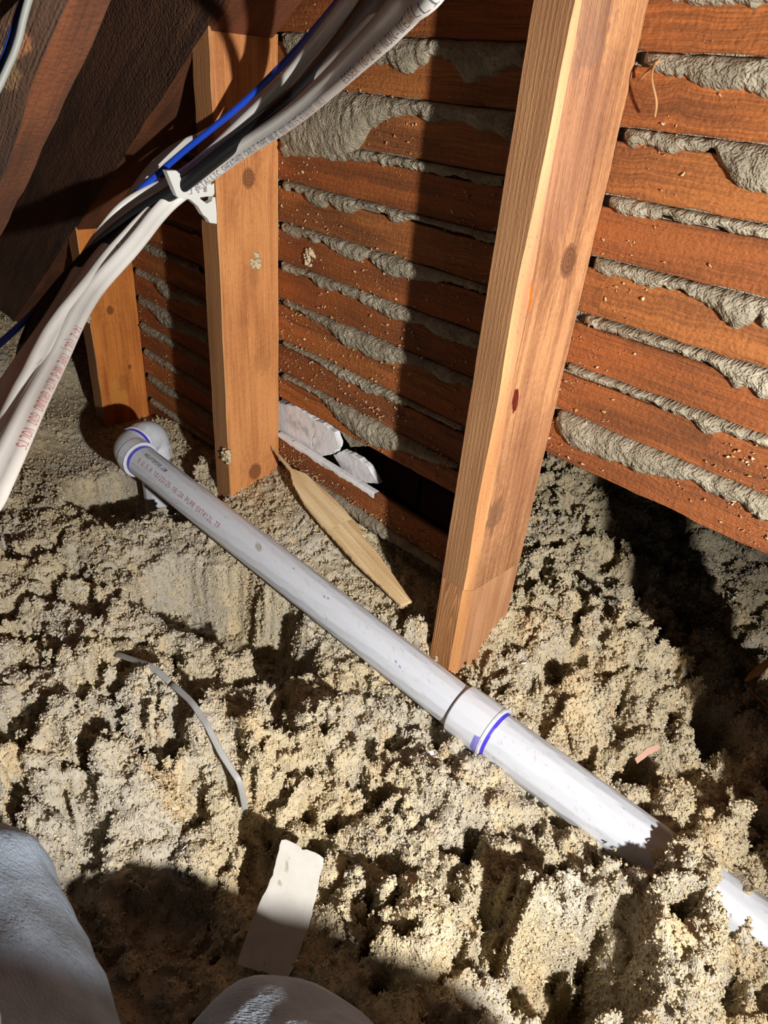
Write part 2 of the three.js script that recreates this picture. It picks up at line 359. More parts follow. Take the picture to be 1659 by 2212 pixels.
// ---------------------------------------------------------------- geometry helpers
// beam: a cross-section polygon carried along n stations; section(s, i) -> [[a, b], ...] ; place(a, b, s) -> Vector3. face[j] gives the material of edge j. uv in metres.
function beam(n, s0, s1, section, place, { face = null, caps = true, crease = 0.6, capMat = 0 } = {}) {
  const m = section(s0, 0).length, groups = {};
  const put = (mat, a, b, c, d, ua, ub, uc, ud) => { const g = groups[mat] ??= { p: [], u: [] }; for (const [P, U] of [[a, ua], [b, ub], [c, uc], [a, ua], [c, uc], [d, ud]]) { g.p.push(P.x, P.y, P.z); g.u.push(U[0], U[1]); } };
  const st = []; for (let i = 0; i <= n; i++) { const s = lerp(s0, s1, i / n); st.push([s, section(s, i)]); }
  const P = st.map(([s, poly]) => poly.map(([a, b]) => place(a, b, s)));
  const cum = (poly) => { const r = [0]; for (let j = 0; j < m; j++) { const q = poly[(j + 1) % m]; const restart = face && face[j] !== face[(j + m - 1) % m]; if (restart) r[j] = 0; r[j + 1] = r[j] + Math.hypot(q[0] - poly[j][0], q[1] - poly[j][1]); } return r; };
  for (let i = 0; i < n; i++) {
    const c0 = cum(st[i][1]), c1 = cum(st[i + 1][1]);
    for (let j = 0; j < m; j++) {
      const k = (j + 1) % m, f = face ? face[j] : 0, next = face && k && face[k] !== f;
      const l0 = Math.hypot(st[i][1][k][0] - st[i][1][j][0], st[i][1][k][1] - st[i][1][j][1]), l1 = Math.hypot(st[i + 1][1][k][0] - st[i + 1][1][j][0], st[i + 1][1][k][1] - st[i + 1][1][j][1]);
      put(f, P[i][j], P[i][k], P[i + 1][k], P[i + 1][j], [c0[j], st[i][0]], [c0[j] + l0, st[i][0]], [c1[j] + l1, st[i + 1][0]], [c1[j], st[i + 1][0]]);
    }
  }
  if (caps) for (const i of [0, n]) {
    const c = P[i].reduce((a, b) => a.add(b), V(0, 0, 0)).divideScalar(m), poly = st[i][1];
    for (let j = 0; j < m; j++) { const k = (j + 1) % m, g = groups[capMat] ??= { p: [], u: [] }; const tri = i ? [c, P[i][j], P[i][k]] : [c, P[i][k], P[i][j]]; const uv = i ? [[0, 0], poly[j], poly[k]] : [[0, 0], poly[k], poly[j]]; tri.forEach((q, t) => { g.p.push(q.x, q.y, q.z); g.u.push(uv[t][0], uv[t][1]); }); }
  }
  const keys = Object.keys(groups).map(Number).sort((a, b) => a - b), p = [], u = [], geo = new THREE.BufferGeometry(); let start = 0;
  for (const k of keys) { const g = groups[k]; for (const x of g.p) p.push(x); for (const x of g.u) u.push(x); geo.addGroup(start, g.p.length / 3, k); start += g.p.length / 3; }
  geo.setAttribute('position', new THREE.Float32BufferAttribute(p, 3)); geo.setAttribute('uv', new THREE.Float32BufferAttribute(u, 2));
  const vol = signedVolume(p); if (vol < 0) flip(geo);
  const parts = geo.groups.map((g) => ({ ...g })), out = toCreasedNormals(geo, crease);
  out.clearGroups(); if (keys.length > 1) parts.forEach((g) => out.addGroup(g.start, g.count, g.materialIndex));
  return out;
}
function signedVolume(p) { let v = 0; for (let i = 0; i < p.length; i += 9) v += p[i] * (p[i + 4] * p[i + 8] - p[i + 5] * p[i + 7]) - p[i + 1] * (p[i + 3] * p[i + 8] - p[i + 5] * p[i + 6]) + p[i + 2] * (p[i + 3] * p[i + 7] - p[i + 4] * p[i + 6]); return v; }
function flip(geo) { for (const n of ['position', 'uv']) { const a = geo.attributes[n], k = a.itemSize; for (let i = 0; i < a.count; i += 3) for (let c = 0; c < k; c++) { const t = a.array[(i + 1) * k + c]; a.array[(i + 1) * k + c] = a.array[(i + 2) * k + c]; a.array[(i + 2) * k + c] = t; } } }
function grid(nu, nv, f, uvf) {                                 // an open surface f(i/nu, j/nv) -> Vector3
  const p = [], u = [], ix = [];
  for (let j = 0; j <= nv; j++) for (let i = 0; i <= nu; i++) { const q = f(i / nu, j / nv, i, j); p.push(q.x, q.y, q.z); const t = uvf ? uvf(i / nu, j / nv, q) : [i / nu, j / nv]; u.push(t[0], t[1]); }
  for (let j = 0; j < nv; j++) for (let i = 0; i < nu; i++) { const a = j * (nu + 1) + i, b = a + 1, c = a + nu + 1, d = c + 1; ix.push(a, b, d, a, d, c); }
  const g = new THREE.BufferGeometry(); g.setAttribute('position', new THREE.Float32BufferAttribute(p, 3)); g.setAttribute('uv', new THREE.Float32BufferAttribute(u, 2)); g.setIndex(ix); g.computeVertexNormals(); return g;
}
// sweep: a rounded flat section (half width a, half height b) along a curve; its flat side faces `up`
function sweep(curve, n, a, b, up, { sides = 14, power = 2, twist = null, ends = true, groove = 0 } = {}) {
  const p = [], u = [], ix = [], len = curve.getLength();
  for (let i = 0; i <= n; i++) {
    const t = i / n, c = curve.getPointAt(t), d = curve.getTangentAt(t), side = (typeof up === 'function' ? up(c) : up.clone()).cross(d).normalize(), top = d.clone().cross(side).normalize(), w = twist ? twist(t) : 0;
    for (let j = 0; j <= sides; j++) {
      const g = j / sides * Math.PI * 2 - Math.PI / 2, cs = Math.cos(g), sn = Math.sin(g), e = 2 / power;
      const x = Math.sign(cs) * Math.abs(cs) ** e * a, y = Math.sign(sn) * Math.abs(sn) ** e * b * (1 - groove * Math.exp(-((x / a / 0.28) ** 2)));
      const X = x * Math.cos(w) - y * Math.sin(w), Y = x * Math.sin(w) + y * Math.cos(w);
      const q = c.clone().addScaledVector(side, X).addScaledVector(top, Y); p.push(q.x, q.y, q.z); u.push(j / sides, t);
    }
  }
  for (let i = 0; i < n; i++) for (let j = 0; j < sides; j++) { const k = i * (sides + 1) + j, l = k + sides + 1; ix.push(k, k + 1, l + 1, k, l + 1, l); }
  if (ends) for (const i of [0, n]) { const c = curve.getPointAt(i / n), m = p.length / 3; p.push(c.x, c.y, c.z); u.push(0.5, i / n); const k = i * (sides + 1); for (let j = 0; j < sides; j++) i ? ix.push(m, k + j, k + j + 1) : ix.push(m, k + j + 1, k + j); }
  const g = new THREE.BufferGeometry(); g.setAttribute('position', new THREE.Float32BufferAttribute(p, 3)); g.setAttribute('uv', new THREE.Float32BufferAttribute(u, 2)); g.setIndex(ix);
  const t = g.toNonIndexed(); if (signedVolume(t.attributes.position.array) < 0) { for (let i = 0; i < ix.length; i += 3) { const s = ix[i + 1]; ix[i + 1] = ix[i + 2]; ix[i + 2] = s; } g.setIndex(ix); }
  g.computeVertexNormals(); return g;
}
const spline = (pts) => new THREE.CatmullRomCurve3(pts.map((q) => V(...q)), false, 'centripetal');
function rounded(hw, hh, r) { return [[-hw + r, -hh], [hw - r, -hh], [hw, -hh + r], [hw, hh - r], [hw - r, hh], [-hw + r, hh], [-hw, hh - r], [-hw, -hh + r]]; }
function lump(radius, detail, seed, rough = 0.5, squash = [1, 1, 1]) {
  const g = mergeVertices(new THREE.IcosahedronGeometry(1, detail).deleteAttribute('normal').deleteAttribute('uv')), a = g.attributes.position;
  for (let i = 0; i < a.count; i++) { const v = V(a.getX(i), a.getY(i), a.getZ(i)), k = radius * (1 + (fbm3(v.x * 2.3 + seed, v.y * 2.3, v.z * 2.3, 3) - 0.5) * 2 * rough); a.setXYZ(i, v.x * k * squash[0], v.y * k * squash[1], v.z * k * squash[2]); }
  g.computeVertexNormals(); return g;
}

// ---------------------------------------------------------------- materials
const lathTone = [[166, 92, 44], [108, 54, 24]];
const lathMats = [0, 1, 2, 3].map((i) => stdMat({ ...woodMaps({ w: 0.12, l: 0.5, pw: 256, ph: 1024, seed: 40 + i * 9, light: [[158, 91, 42], [146, 81, 37], [153, 92, 45], [142, 80, 38]][i], dark: [92, 52, 26], rings: 2 + (i % 2), wander: 1.1, contrast: 0.16, fuzz: 1.15, stain: 0.4, saw: 0.35 }), bumpScale: 0.0016, roughness: 0.72 }));
const rafterMat = stdMat({ ...woodMaps({ w: 0.2, l: 0.6, pw: 256, ph: 768, seed: 91, light: [106, 60, 32], dark: [66, 37, 20], rings: 2, wander: 1.2, contrast: 0.15, fuzz: 0.9, saw: 0.25, stain: 0.6 }), bumpScale: 0.0018, roughness: 0.85 });
const darkRafterMat = stdMat({ ...woodMaps({ w: 0.2, l: 0.6, pw: 384, ph: 1024, seed: 95, light: [84, 56, 38], dark: [44, 29, 20], rings: 2, wander: 1.4, contrast: 0.15, fuzz: 0.7, saw: 0.5, stain: 0.5 }), bumpScale: 0.0045, roughness: 0.8 });
const boardMat = stdMat({ ...woodMaps({ w: 0.3, l: 1, pw: 256, ph: 512, seed: 99, light: [132, 86, 52], dark: [84, 50, 28], rings: 4, wander: 0.8 }), bumpScale: 0.001 });
const paleWood = stdMat({ ...woodMaps({ w: 0.06, l: 0.4, pw: 256, ph: 768, seed: 71, light: [214, 172, 112], dark: [172, 122, 70], rings: 9, wander: 0.3, contrast: 0.6, fuzz: 0.5 }), bumpScale: 0.0005, roughness: 0.75 });
const orangeWood = stdMat({ color: new THREE.Color('#c98339'), roughness: 0.7 });
const plasterTone = (u, v) => { const t = fbm2(u * 10, v * 10, 3, 4, 10, 10), s = noise2(u * 128, v * 128, 9, 128, 128); let c = mix3([172, 163, 142], [128, 118, 98], clamp(t * 1.5 - 0.2, 0, 1)); if (s > 0.9) c = mix3(c, [98, 88, 74], 0.6); if (s < 0.07) c = mix3(c, [206, 200, 188], 0.6); return c; };
const plasterMat = stdMat({ map: fit(paint(512, 512, plasterTone), 0.16, 0.16), bumpMap: fit(paint(512, 512, (u, v) => 0.6 * fbm2(u * 28, v * 28, 21, 4, 28, 28) + 0.4 * noise2(u * 150, v * 150, 8, 150, 150), false), 0.16, 0.16), bumpScale: 0.0028, roughness: 0.95 });
const whitePlaster = stdMat({ map: fit(paint(256, 256, (u, v) => mix3([232, 233, 236], [196, 194, 192], smooth(0.5, 0.8, fbm2(u * 8, v * 8, 44, 4, 8, 8)))), 0.12, 0.12), bumpMap: fit(paint(256, 256, (u, v) => fbm2(u * 14, v * 14, 61, 4, 14, 14), false), 0.12, 0.12), bumpScale: 0.0008, roughness: 0.85 });
const wellMap = (c, d) => paint(256, 256, (u, v) => mix3(c, d, smooth(0.55, 0.85, fbm2(u * 9, v * 9, 12, 4, 9, 9)) * 0.6));
const pvcFitting = new THREE.MeshPhysicalMaterial({ map: fit(wellMap([214, 217, 224], [196, 199, 206]), 1, 1), roughness: 0.32, clearcoat: 0.15, clearcoatRoughness: 0.3 });
const primer = stdMat({ color: new THREE.Color('#4a3cc4'), roughness: 0.35 }), primerPale = stdMat({ color: new THREE.Color('#8d86dd'), roughness: 0.4 });
const nylon = new THREE.MeshPhysicalMaterial({ color: new THREE.Color('#dfe0dc'), roughness: 0.4, transmission: 0.0 });
const steel = stdMat({ color: new THREE.Color('#8d8d90'), metalness: 1, roughness: 0.35 });
const blackJacket = stdMat({ color: new THREE.Color('#17181b'), roughness: 0.42 }), blueJacket = stdMat({ color: new THREE.Color('#2353d8'), roughness: 0.4 });
const crumbMat = stdMat({ color: 0xffffff, roughness: 1 });

// ---------------------------------------------------------------- the setting: floor, outer walls, roof
const SLOPE = 0.645, roofLine = (x) => 0.7763 + SLOPE * (x + 0.7717), ANGLE = Math.atan(SLOPE);
function box(name, x0, x1, y0, y1, z0, z1, m, parent = scene) { const g = new THREE.BoxGeometry(x1 - x0, y1 - y0, z1 - z0); g.translate((x0 + x1) / 2, (y0 + y1) / 2, (z0 + z1) / 2); const uv = g.attributes.uv; for (let i = 0; i < uv.count; i++) uv.setXY(i, uv.getX(i) * 2.5, uv.getY(i) * 2.5); const o = mesh(name, g, m, parent); if (parent === scene) o.userData.kind = 'structure'; return o; }
box('floor', -2.6, 2.1, -0.12, -0.06, -1.6, 2.0, boardMat);
box('wall_back', -2.6, 2.1, -0.12, 3, -1.66, -1.6, boardMat);
box('wall_front', -2.6, 2.1, -0.12, 3, 2.0, 2.06, boardMat);
box('wall_right', 2.1, 2.16, -0.12, 3, -1.66, 2.06, boardMat);
box('wall_left', -2.66, -2.6, -0.12, 1, -1.66, 2.06, boardMat);
{ // roof sheathing: boards across the rafters, each its own piece, on top of the rafters
  const roof = new THREE.Group(); roof.name = 'ceiling'; roof.userData.kind = 'structure'; scene.add(roof);
  const dir = V(Math.cos(ANGLE), Math.sin(ANGLE), 0), nor = V(-Math.sin(ANGLE), Math.cos(ANGLE), 0), base = V(-0.7717, roofLine(-0.7717), 0).addScaledVector(nor, 0.196);
  for (let i = 0; i < 26; i++) {
    const s = -2.35 + i * 0.2, w = 0.0965, jit = (hash(i, 3) - 0.5) * 0.004;
    mesh('board', beam(2, -1.66, 2.06, () => rounded(w, 0.011, 0.002), (a, b, q) => base.clone().addScaledVector(dir, s + a).addScaledVector(nor, 0.011 + b + jit).setZ(q)), rafterMat, roof);
  }
}
// ---------------------------------------------------------------- rafters
function rafter(name, label, z0, z1, off, depth, s0, s1, faces, mats, wane) {
  const dir = V(Math.cos(ANGLE), Math.sin(ANGLE), 0), nor = V(-Math.sin(ANGLE), Math.cos(ANGLE), 0), o = V(-0.7717, roofLine(-0.7717) + off, 0), w = z1 - z0;
  const sec = (s, i) => { const e = (fbm2(s * 30, 2, 5, 3) - 0.5) * 0.004, k = wane ? wane(s) : 0.003, b = (fbm2(s * 22, 7, 15, 3) - 0.5) * 0.006; return [[0.002, e], [w - k * 0.8, e], [w, k + b], [w, depth], [0, depth], [0, e + 0.002]]; };
  const t = thing(name, label, 'rafter');
  t.position.copy(o.clone().addScaledVector(dir, s0));
  mesh('timber', beam(Math.round((s1 - s0) / 0.02), s0, s1, sec, (a, b, s) => V(0, 0, z0 + a).addScaledVector(dir, s - s0).addScaledVector(nor, b), { face: faces, crease: 0.5 }), mats, t);
  return t;
}
rafter('rafter', 'dark rough-sawn rafter resting across the tops of the wall studs', 0.006, 0.0889, 0, 0.19, -1.35, 2.6, [0, 0, 1, 1, 0, 0], [rafterMat, darkRafterMat]);
const waneMat = stdMat({ ...woodMaps({ w: 0.034, l: 0.6, pw: 96, ph: 1024, seed: 191, light: [74, 52, 38], dark: [36, 26, 22], rings: 1, wander: 1.5, contrast: 0.4, fuzz: 0.4, stain: 1.0, spots: [[0.018, 0.53, 0.034, [190, 108, 34], 1], [0.014, 0.49, 0.024, [196, 114, 38], 1], [0.016, 0.56, 0.034, [186, 104, 32], 1], [0.022, 0.398, 0.006, [164, 124, 86], 0.9], [0.014, 0.362, 0.009, [158, 106, 72], 0.9], [0.016, 0.33, 0.011, [140, 108, 72], 0.8], [0.02, 0.25, 0.009, [120, 84, 58], 0.7]] }), bumpScale: 0.0018, roughness: 0.85 });
{
  const t = rafter('rafter', 'brown rafter with a bark edge and orange split, beside the blue and white wires', 0.362, 0.405, -0.2305, 0.19, -1.1, 2.3, [0, 1, 2, 2, 2, 0], [rafterMat, waneMat, darkRafterMat], (s) => 0.025 + 0.003 * Math.sin(s * 31));
  t.userData.category = 'rafter';
}
// ---------------------------------------------------------------- wall studs
const STUD_W = 0.0381, STUD_D = 0.0894;
function stud(label, x, y0, seed, tones, knots, spots, chamfer = () => 0.0015, top = null) {
  const front = stdMat({ ...woodMaps({ w: 0.06, l: 1.0, pw: 256, ph: 1536, seed, light: tones[0], dark: tones[1], rings: 14, wander: 0.06, contrast: 0.6, fuzz: 0.5, stain: 0.35 }), bumpScale: 0.0006, roughness: 0.68 });
  const side = stdMat({ ...woodMaps({ w: STUD_D, l: 1.0, pw: 320, ph: 1792, seed: seed + 50, light: tones[2], dark: tones[3], rings: 9, wander: 0.3, contrast: 0.28, fuzz: 1.15, saw: 0.4, stain: 0.6, knots, spots }), bumpScale: 0.0011, roughness: 0.74 });
  const t = thing('wall_stud', label, 'stud'); t.position.set(x, y0, 0);
  const yt = (z, xx) => roofLine(x + xx) + 0.004 - y0;
  const n = 60, topY = yt(0, STUD_W);
  const sec = (s) => { const c = chamfer(s + y0), e = 0.0012; const k = (fbm2(s * 40, 3, seed, 3) - 0.5) * 0.0014; return [[e, STUD_D + k], [STUD_W - c, STUD_D + k], [STUD_W, STUD_D - c], [STUD_W + k, 0], [0, 0], [-k, STUD_D - e]]; };
  // front, chamfer, side, back, left, corner
  const g = beam(n, 0, topY, sec, (a, b, s) => V(a, Math.min(s, top ?? roofLine(x + a) + 0.004 - y0), b), { face: [0, 2, 1, 1, 0, 0], crease: 0.5 });
  mesh('timber', g, [front, side, paleWoodEdge], t);
  return t;
}
const paleWoodEdge = stdMat({ ...woodMaps({ w: 0.03, l: 0.5, pw: 64, ph: 1024, seed: 77, light: [204, 148, 94], dark: [170, 114, 68], rings: 2, wander: 0.6, contrast: 0.5, fuzz: 0.5, stain: 0.5 }), bumpScale: 0.0005, roughness: 0.6 });
const X_R = -0.3575, X_M = -0.8094, X_L = -1.2404, X_FAR = 0.036;
const toneM = [[172, 122, 78], [136, 92, 56], [200, 134, 78], [164, 100, 54]], toneR = [[160, 117, 78], [128, 88, 56], [182, 130, 88], [126, 82, 52]];
stud('narrow orange-brown stud standing behind the white pipe elbow', X_L, 0.06, 210, [[150, 104, 66], [116, 76, 44], [208, 126, 52], [170, 94, 34]], [[0.037, 0.30, 0.007], [0.06, 0.19, 0.004]], [[0.03, 0.145, 0.02, [206, 142, 62], 0.6], [0.045, 0.16, 0.014, [150, 86, 30], 0.4]]);
stud('orange-brown stud holding the white plastic cable clip', X_M, 0.1, 230, toneM, [[0.044, 0.126, 0.012], [0.044, 0.533, 0.010]], [[0.05, 0.42, 0.012, [130, 80, 44], 0.2], [0.06, 0.30, 0.016, [136, 86, 48], 0.2], [0.03, 0.36, 0.008, [138, 88, 50], 0.22]]);
{
  const wane = (y) => 0.002 + 0.0055 * smooth(0.85, 0.62, y) + 0.001 * Math.sin(y * 34);
  const t = stud('widest and nearest stud, with a pale stripe down its corner and a red resin pocket', X_R, 0.302, 250, toneR, [[0.048, 0.33, 0.012], [0.062, 0.62, 0.006]],
    [[0.018, 0.212, 0.011, [96, 30, 20], 0.0], [0.012, 0.09, 0.016, [96, 66, 44], 0.5], [0.02, 0.42, 0.05, [150, 106, 84], 0.45], [0.06, 0.13, 0.05, [150, 98, 66], 0.35], [0.015, 0.5, 0.03, [120, 92, 80], 0.4]], wane);
  // resin pocket and run on the side face
  const resin = new THREE.MeshPhysicalMaterial({ color: new THREE.Color('#5e1710'), roughness: 0.25, clearcoat: 0.6 }), amber = new THREE.MeshPhysicalMaterial({ color: new THREE.Color('#b5631d'), roughness: 0.3, clearcoat: 0.5 });
  const p = lump(1, 3, 4, 0.35); p.scale(0.0012, 0.0125, 0.0042); p.rotateX(0.18); p.translate(STUD_W, 0.213, 0.072); mesh('resin_pocket', p, resin, t).userData.label = 'dark red resin pocket';
  const q = lump(1, 3, 9, 0.4); q.scale(0.0009, 0.016, 0.0016); q.rotateX(0.1); q.translate(STUD_W - 0.0004, 0.306, 0.0795); mesh('resin_run', q, amber, t).userData.label = 'amber resin run';
  // short block that carries the stud on, cut with the same section
  const end = thing('stud_block', 'short offcut block under the widest stud, buried in the insulation behind the pipe', 'wood block'); end.position.set(X_R, 0.12, 0);
  const front = stdMat({ ...woodMaps({ w: 0.06, l: 0.3, pw: 256, ph: 768, seed: 301, light: [190, 138, 90], dark: [142, 92, 52], rings: 11, wander: 0.9, contrast: 0.8, fuzz: 0.3 }), bumpScale: 0.0006, roughness: 0.7 });
  const side = stdMat({ ...woodMaps({ w: STUD_D, l: 0.3, pw: 320, ph: 512, seed: 305, light: [188, 138, 98], dark: [150, 100, 64], rings: 5, wander: 0.9, contrast: 0.3, fuzz: 0.6, stain: 0.6 }), bumpScale: 0.001, roughness: 0.8 });
  mesh('timber', beam(10, 0, 0.1805, () => [[0.001, STUD_D - 0.0006], [STUD_W - 0.008, STUD_D - 0.0006], [STUD_W - 0.0006, STUD_D - 0.008], [STUD_W - 0.0006, 0], [0, 0], [0, STUD_D - 0.002]], (a, b, s) => V(a, s, b), { face: [0, 2, 1, 1, 0, 0], crease: 0.5 }), [front, side, paleWoodEdge], end);
}
stud('stud beyond the right edge of the picture, nearest the lamp', X_FAR, 0.06, 270, toneR, [], []);

// ---------------------------------------------------------------- lath and plaster wall
const wall = new THREE.Group(); wall.name = 'wall_side'; wall.userData.kind = 'structure'; scene.add(wall);
const rowsLeft = [0.932, 0.882, 0.832, 0.783, 0.733, 0.684, 0.634, 0.584, 0.535, 0.482, 0.432, 0.383, 0.334, 0.285, 0.236, 0.187, 0.137];
const rowsMiddle = [1.032, 0.982, 0.932, 0.882, 0.833, 0.784, 0.734, 0.682, 0.632, 0.583, 0.534, 0.485, 0.428, 0.380, 0.339, 0.287, 0.237];
const rowsRight = [1.132, 1.082, 1.032, 0.982, 0.932, 0.882, 0.832, 0.782, 0.732, 0.683, 0.634, 0.585, 0.537, 0.490, 0.441];
let lathCount = 0;
function lath(x0, x1, y0, y1, zoff = 0, parent = wall, tilt = 0) {
  const k = lathCount++, hw = (y1 - y0) / 2, cy = (y0 + y1) / 2, u0 = hash(k, 1) * 0.4, v0 = hash(k, 2) * 2;
  const sec = (s) => { const e0 = (fbm2(s * 50, k, 2, 3) - 0.5) * 0.0028, e1 = (fbm2(s * 50, k, 8, 3) - 0.5) * 0.0028; return [[-hw + 0.001 + e0, -0.0066], [hw - 0.001 + e1, -0.0066], [hw + e1, -0.0056], [hw + e1, -0.0008], [hw - 0.0008 + e1, 0], [-hw + 0.0008 + e0, 0], [-hw + e0, -0.0008], [-hw + e0, -0.0056]]; };
  const g = beam(Math.max(4, Math.round((x1 - x0) / 0.012)), x0, x1, sec, (a, b, s) => V(s, cy + a + tilt * (s - x0), b + zoff), { crease: 0.5 });
  const uv = g.attributes.uv; for (let i = 0; i < uv.count; i++) uv.setXY(i, uv.getX(i) + u0, uv.getY(i) + v0);
  return mesh('lath', g, lathMats[Math.floor(hash(k, 5) * 4) % 4], parent);
}
function bay(rows, x0, x1, skip = () => false) {
  for (let i = 0; i < rows.length - 1; i++) {
    const top = rows[i] - 0.0105, bottom = rows[i + 1];
    const lo = Math.max(x0, (bottom - 0.7763 - 0.1) / SLOPE - 0.7717);
    if (lo > x1 - 0.05 || skip(i)) continue;
    lath(lo, x1 - 0.0006 - hash(i, 9) * 0.001, bottom, top, -0.0004 - hash(i, 4) * 0.0012);
  }
}
bay(rowsLeft, X_L - 0.01, X_M + 0.018);
bay(rowsMiddle, X_M + 0.02, X_R + 0.018, (i) => i === 14);
bay(rowsRight, X_R + 0.02, 0.56);
// plaster coat behind the laths, open where the laths are gone
for (const [x0, x1, y0, y1] of [[X_L, X_M + 0.01, 0.06, 0.86], [X_M + 0.01, X_R + 0.01, 0.345, 1.04], [X_R + 0.01, 0.56, 0.446, 1.12]]) {
  const lo = (s) => y0 + (fbm2(s * 30, y0 * 9, 6, 4) - 0.5) * 0.012;
  mesh('plaster_coat', beam(Math.round((x1 - x0) / 0.01), x0, x1, (s) => { const t = Math.min(y1, roofLine(s) + 0.12); return [[lo(s), -0.022], [t, -0.022], [t, -0.0075], [lo(s), -0.0075]]; }, (a, b, s) => V(s, a, b)), plasterMat, wall);
}
// plaster that was pushed through the gaps: the profile is the lower edge of each tongue
let keyCount = 0;
function key(where, yTop, profile) {
  const id = keyCount++, x0 = profile[0][0], x1 = profile[profile.length - 1][0], n = Math.max(12, Math.round((x1 - x0) / 0.0022)), rows = 16;
  const low = (x) => { let i = 0; while (i < profile.length - 2 && profile[i + 1][0] < x) i++; const [a, ya] = profile[i], [b, yb] = profile[i + 1], t = clamp((x - a) / (b - a || 1), 0, 1); return lerp(ya, yb, t * t * (3 - 2 * t) * 0.5 + t * 0.5); };
  const g = grid(n, rows, (u, v) => {
    const x = lerp(x0, x1, u), end = Math.min(1, Math.min(u, 1 - u) * n / 3.5), yl = low(x) + (fbm2(x * 260, id, 31, 3) - 0.5) * 0.005, drop = Math.max(0.007, yTop - yl);
    const lobe = 0.62 + 0.38 * fbm2(x * 70, id * 3.1, 12, 2), th = Math.min(0.0145, 0.0042 + drop * 0.2) * (0.62 + 0.5 * lobe) * (0.35 + 0.65 * Math.sqrt(end));
    if (v === 0) return V(x, yTop - 0.0012, -0.0066);
    const t = (v - 1 / rows) / (1 - 1 / rows), bulge = Math.pow(Math.max(0, 1 - Math.pow(Math.abs(2 * t - 1), 2.6)), 0.5) * (0.86 + 0.14 * Math.sin(t * 5));
    const slump = 1 + 0.25 * (t - 0.5);
    const d = fbm3(x * 210, (yTop - drop * t) * 210, id * 7, 3) - 0.5, d2 = fbm3(x * 650, (yTop - drop * t) * 650, id * 3, 2) - 0.5;
    const z = -0.0012 + th * bulge * slump + (d * 0.0044 + d2 * 0.0026) * Math.min(1, bulge * 1.6 + 0.25);
    return V(x + d2 * 0.001, yTop - 0.0014 - (drop - 0.0014) * t + d * 0.0016, t >= 1 ? -0.002 : z);
  }, (u, v, q) => [q.x + id * 0.37, q.y]);
  mesh('plaster_key', g, plasterMat, wall);
}
key('middle', 0.784, [[-0.761, 0.772], [-0.748, 0.759], [-0.700, 0.757], [-0.655, 0.757], [-0.613, 0.758], [-0.588, 0.761], [-0.569, 0.755], [-0.554, 0.753], [-0.543, 0.761], [-0.530, 0.768], [-0.520, 0.771], [-0.505, 0.766], [-0.492, 0.758], [-0.482, 0.749], [-0.470, 0.752], [-0.455, 0.758], [-0.442, 0.764], [-0.420, 0.767]]);
key('middle', 0.734, [[-0.762, 0.666], [-0.730, 0.662], [-0.696, 0.665], [-0.664, 0.665], [-0.634, 0.672], [-0.623, 0.685], [-0.618, 0.689], [-0.608, 0.701], [-0.597, 0.708], [-0.577, 0.715], [-0.557, 0.719], [-0.539, 0.720], [-0.529, 0.716], [-0.517, 0.715], [-0.506, 0.719], [-0.494, 0.719], [-0.481, 0.719], [-0.463, 0.715], [-0.444, 0.714], [-0.422, 0.710]]);
key('middle', 0.682, [[-0.762, 0.657], [-0.730, 0.662], [-0.696, 0.665], [-0.664, 0.665], [-0.634, 0.668], [-0.594, 0.672], [-0.585, 0.669], [-0.566, 0.673], [-0.550, 0.672], [-0.525, 0.672], [-0.510, 0.673], [-0.503, 0.670], [-0.487, 0.674], [-0.466, 0.672], [-0.454, 0.670], [-0.437, 0.672], [-0.424, 0.671]]);
key('middle', 0.632, [[-0.760, 0.621], [-0.751, 0.620], [-0.743, 0.626], [-0.725, 0.621], [-0.715, 0.624], [-0.704, 0.612], [-0.687, 0.611], [-0.668, 0.619], [-0.655, 0.614], [-0.636, 0.613], [-0.618, 0.621], [-0.603, 0.625], [-0.591, 0.624], [-0.574, 0.625], [-0.562, 0.617], [-0.546, 0.621], [-0.529, 0.628], [-0.503, 0.629], [-0.478, 0.625], [-0.457, 0.626], [-0.440, 0.622], [-0.422, 0.622]]);
key('middle', 0.583, [[-0.762, 0.570], [-0.735, 0.567], [-0.717, 0.575], [-0.696, 0.569], [-0.682, 0.575], [-0.662, 0.569], [-0.642, 0.565], [-0.613, 0.565], [-0.595, 0.573], [-0.579, 0.564], [-0.558, 0.561], [-0.539, 0.563], [-0.517, 0.565], [-0.494, 0.569], [-0.474, 0.575], [-0.454, 0.574], [-0.435, 0.574], [-0.424, 0.575]]);
key('middle', 0.534, [[-0.762, 0.521], [-0.742, 0.523], [-0.724, 0.524], [-0.701, 0.527], [-0.690, 0.519], [-0.673, 0.519], [-0.645, 0.524], [-0.632, 0.520], [-0.612, 0.522], [-0.596, 0.519], [-0.577, 0.518], [-0.559, 0.514], [-0.541, 0.515], [-0.521, 0.518], [-0.502, 0.521], [-0.485, 0.517], [-0.469, 0.515], [-0.451, 0.516], [-0.436, 0.517], [-0.422, 0.519]]);
key('middle', 0.485, [[-0.760, 0.480], [-0.738, 0.478], [-0.723, 0.482], [-0.703, 0.473], [-0.678, 0.472], [-0.659, 0.471], [-0.645, 0.463], [-0.627, 0.459], [-0.604, 0.461], [-0.584, 0.458], [-0.559, 0.460], [-0.538, 0.465], [-0.515, 0.470], [-0.495, 0.472], [-0.481, 0.473], [-0.467, 0.469], [-0.451, 0.470], [-0.441, 0.475], [-0.423, 0.473]]);
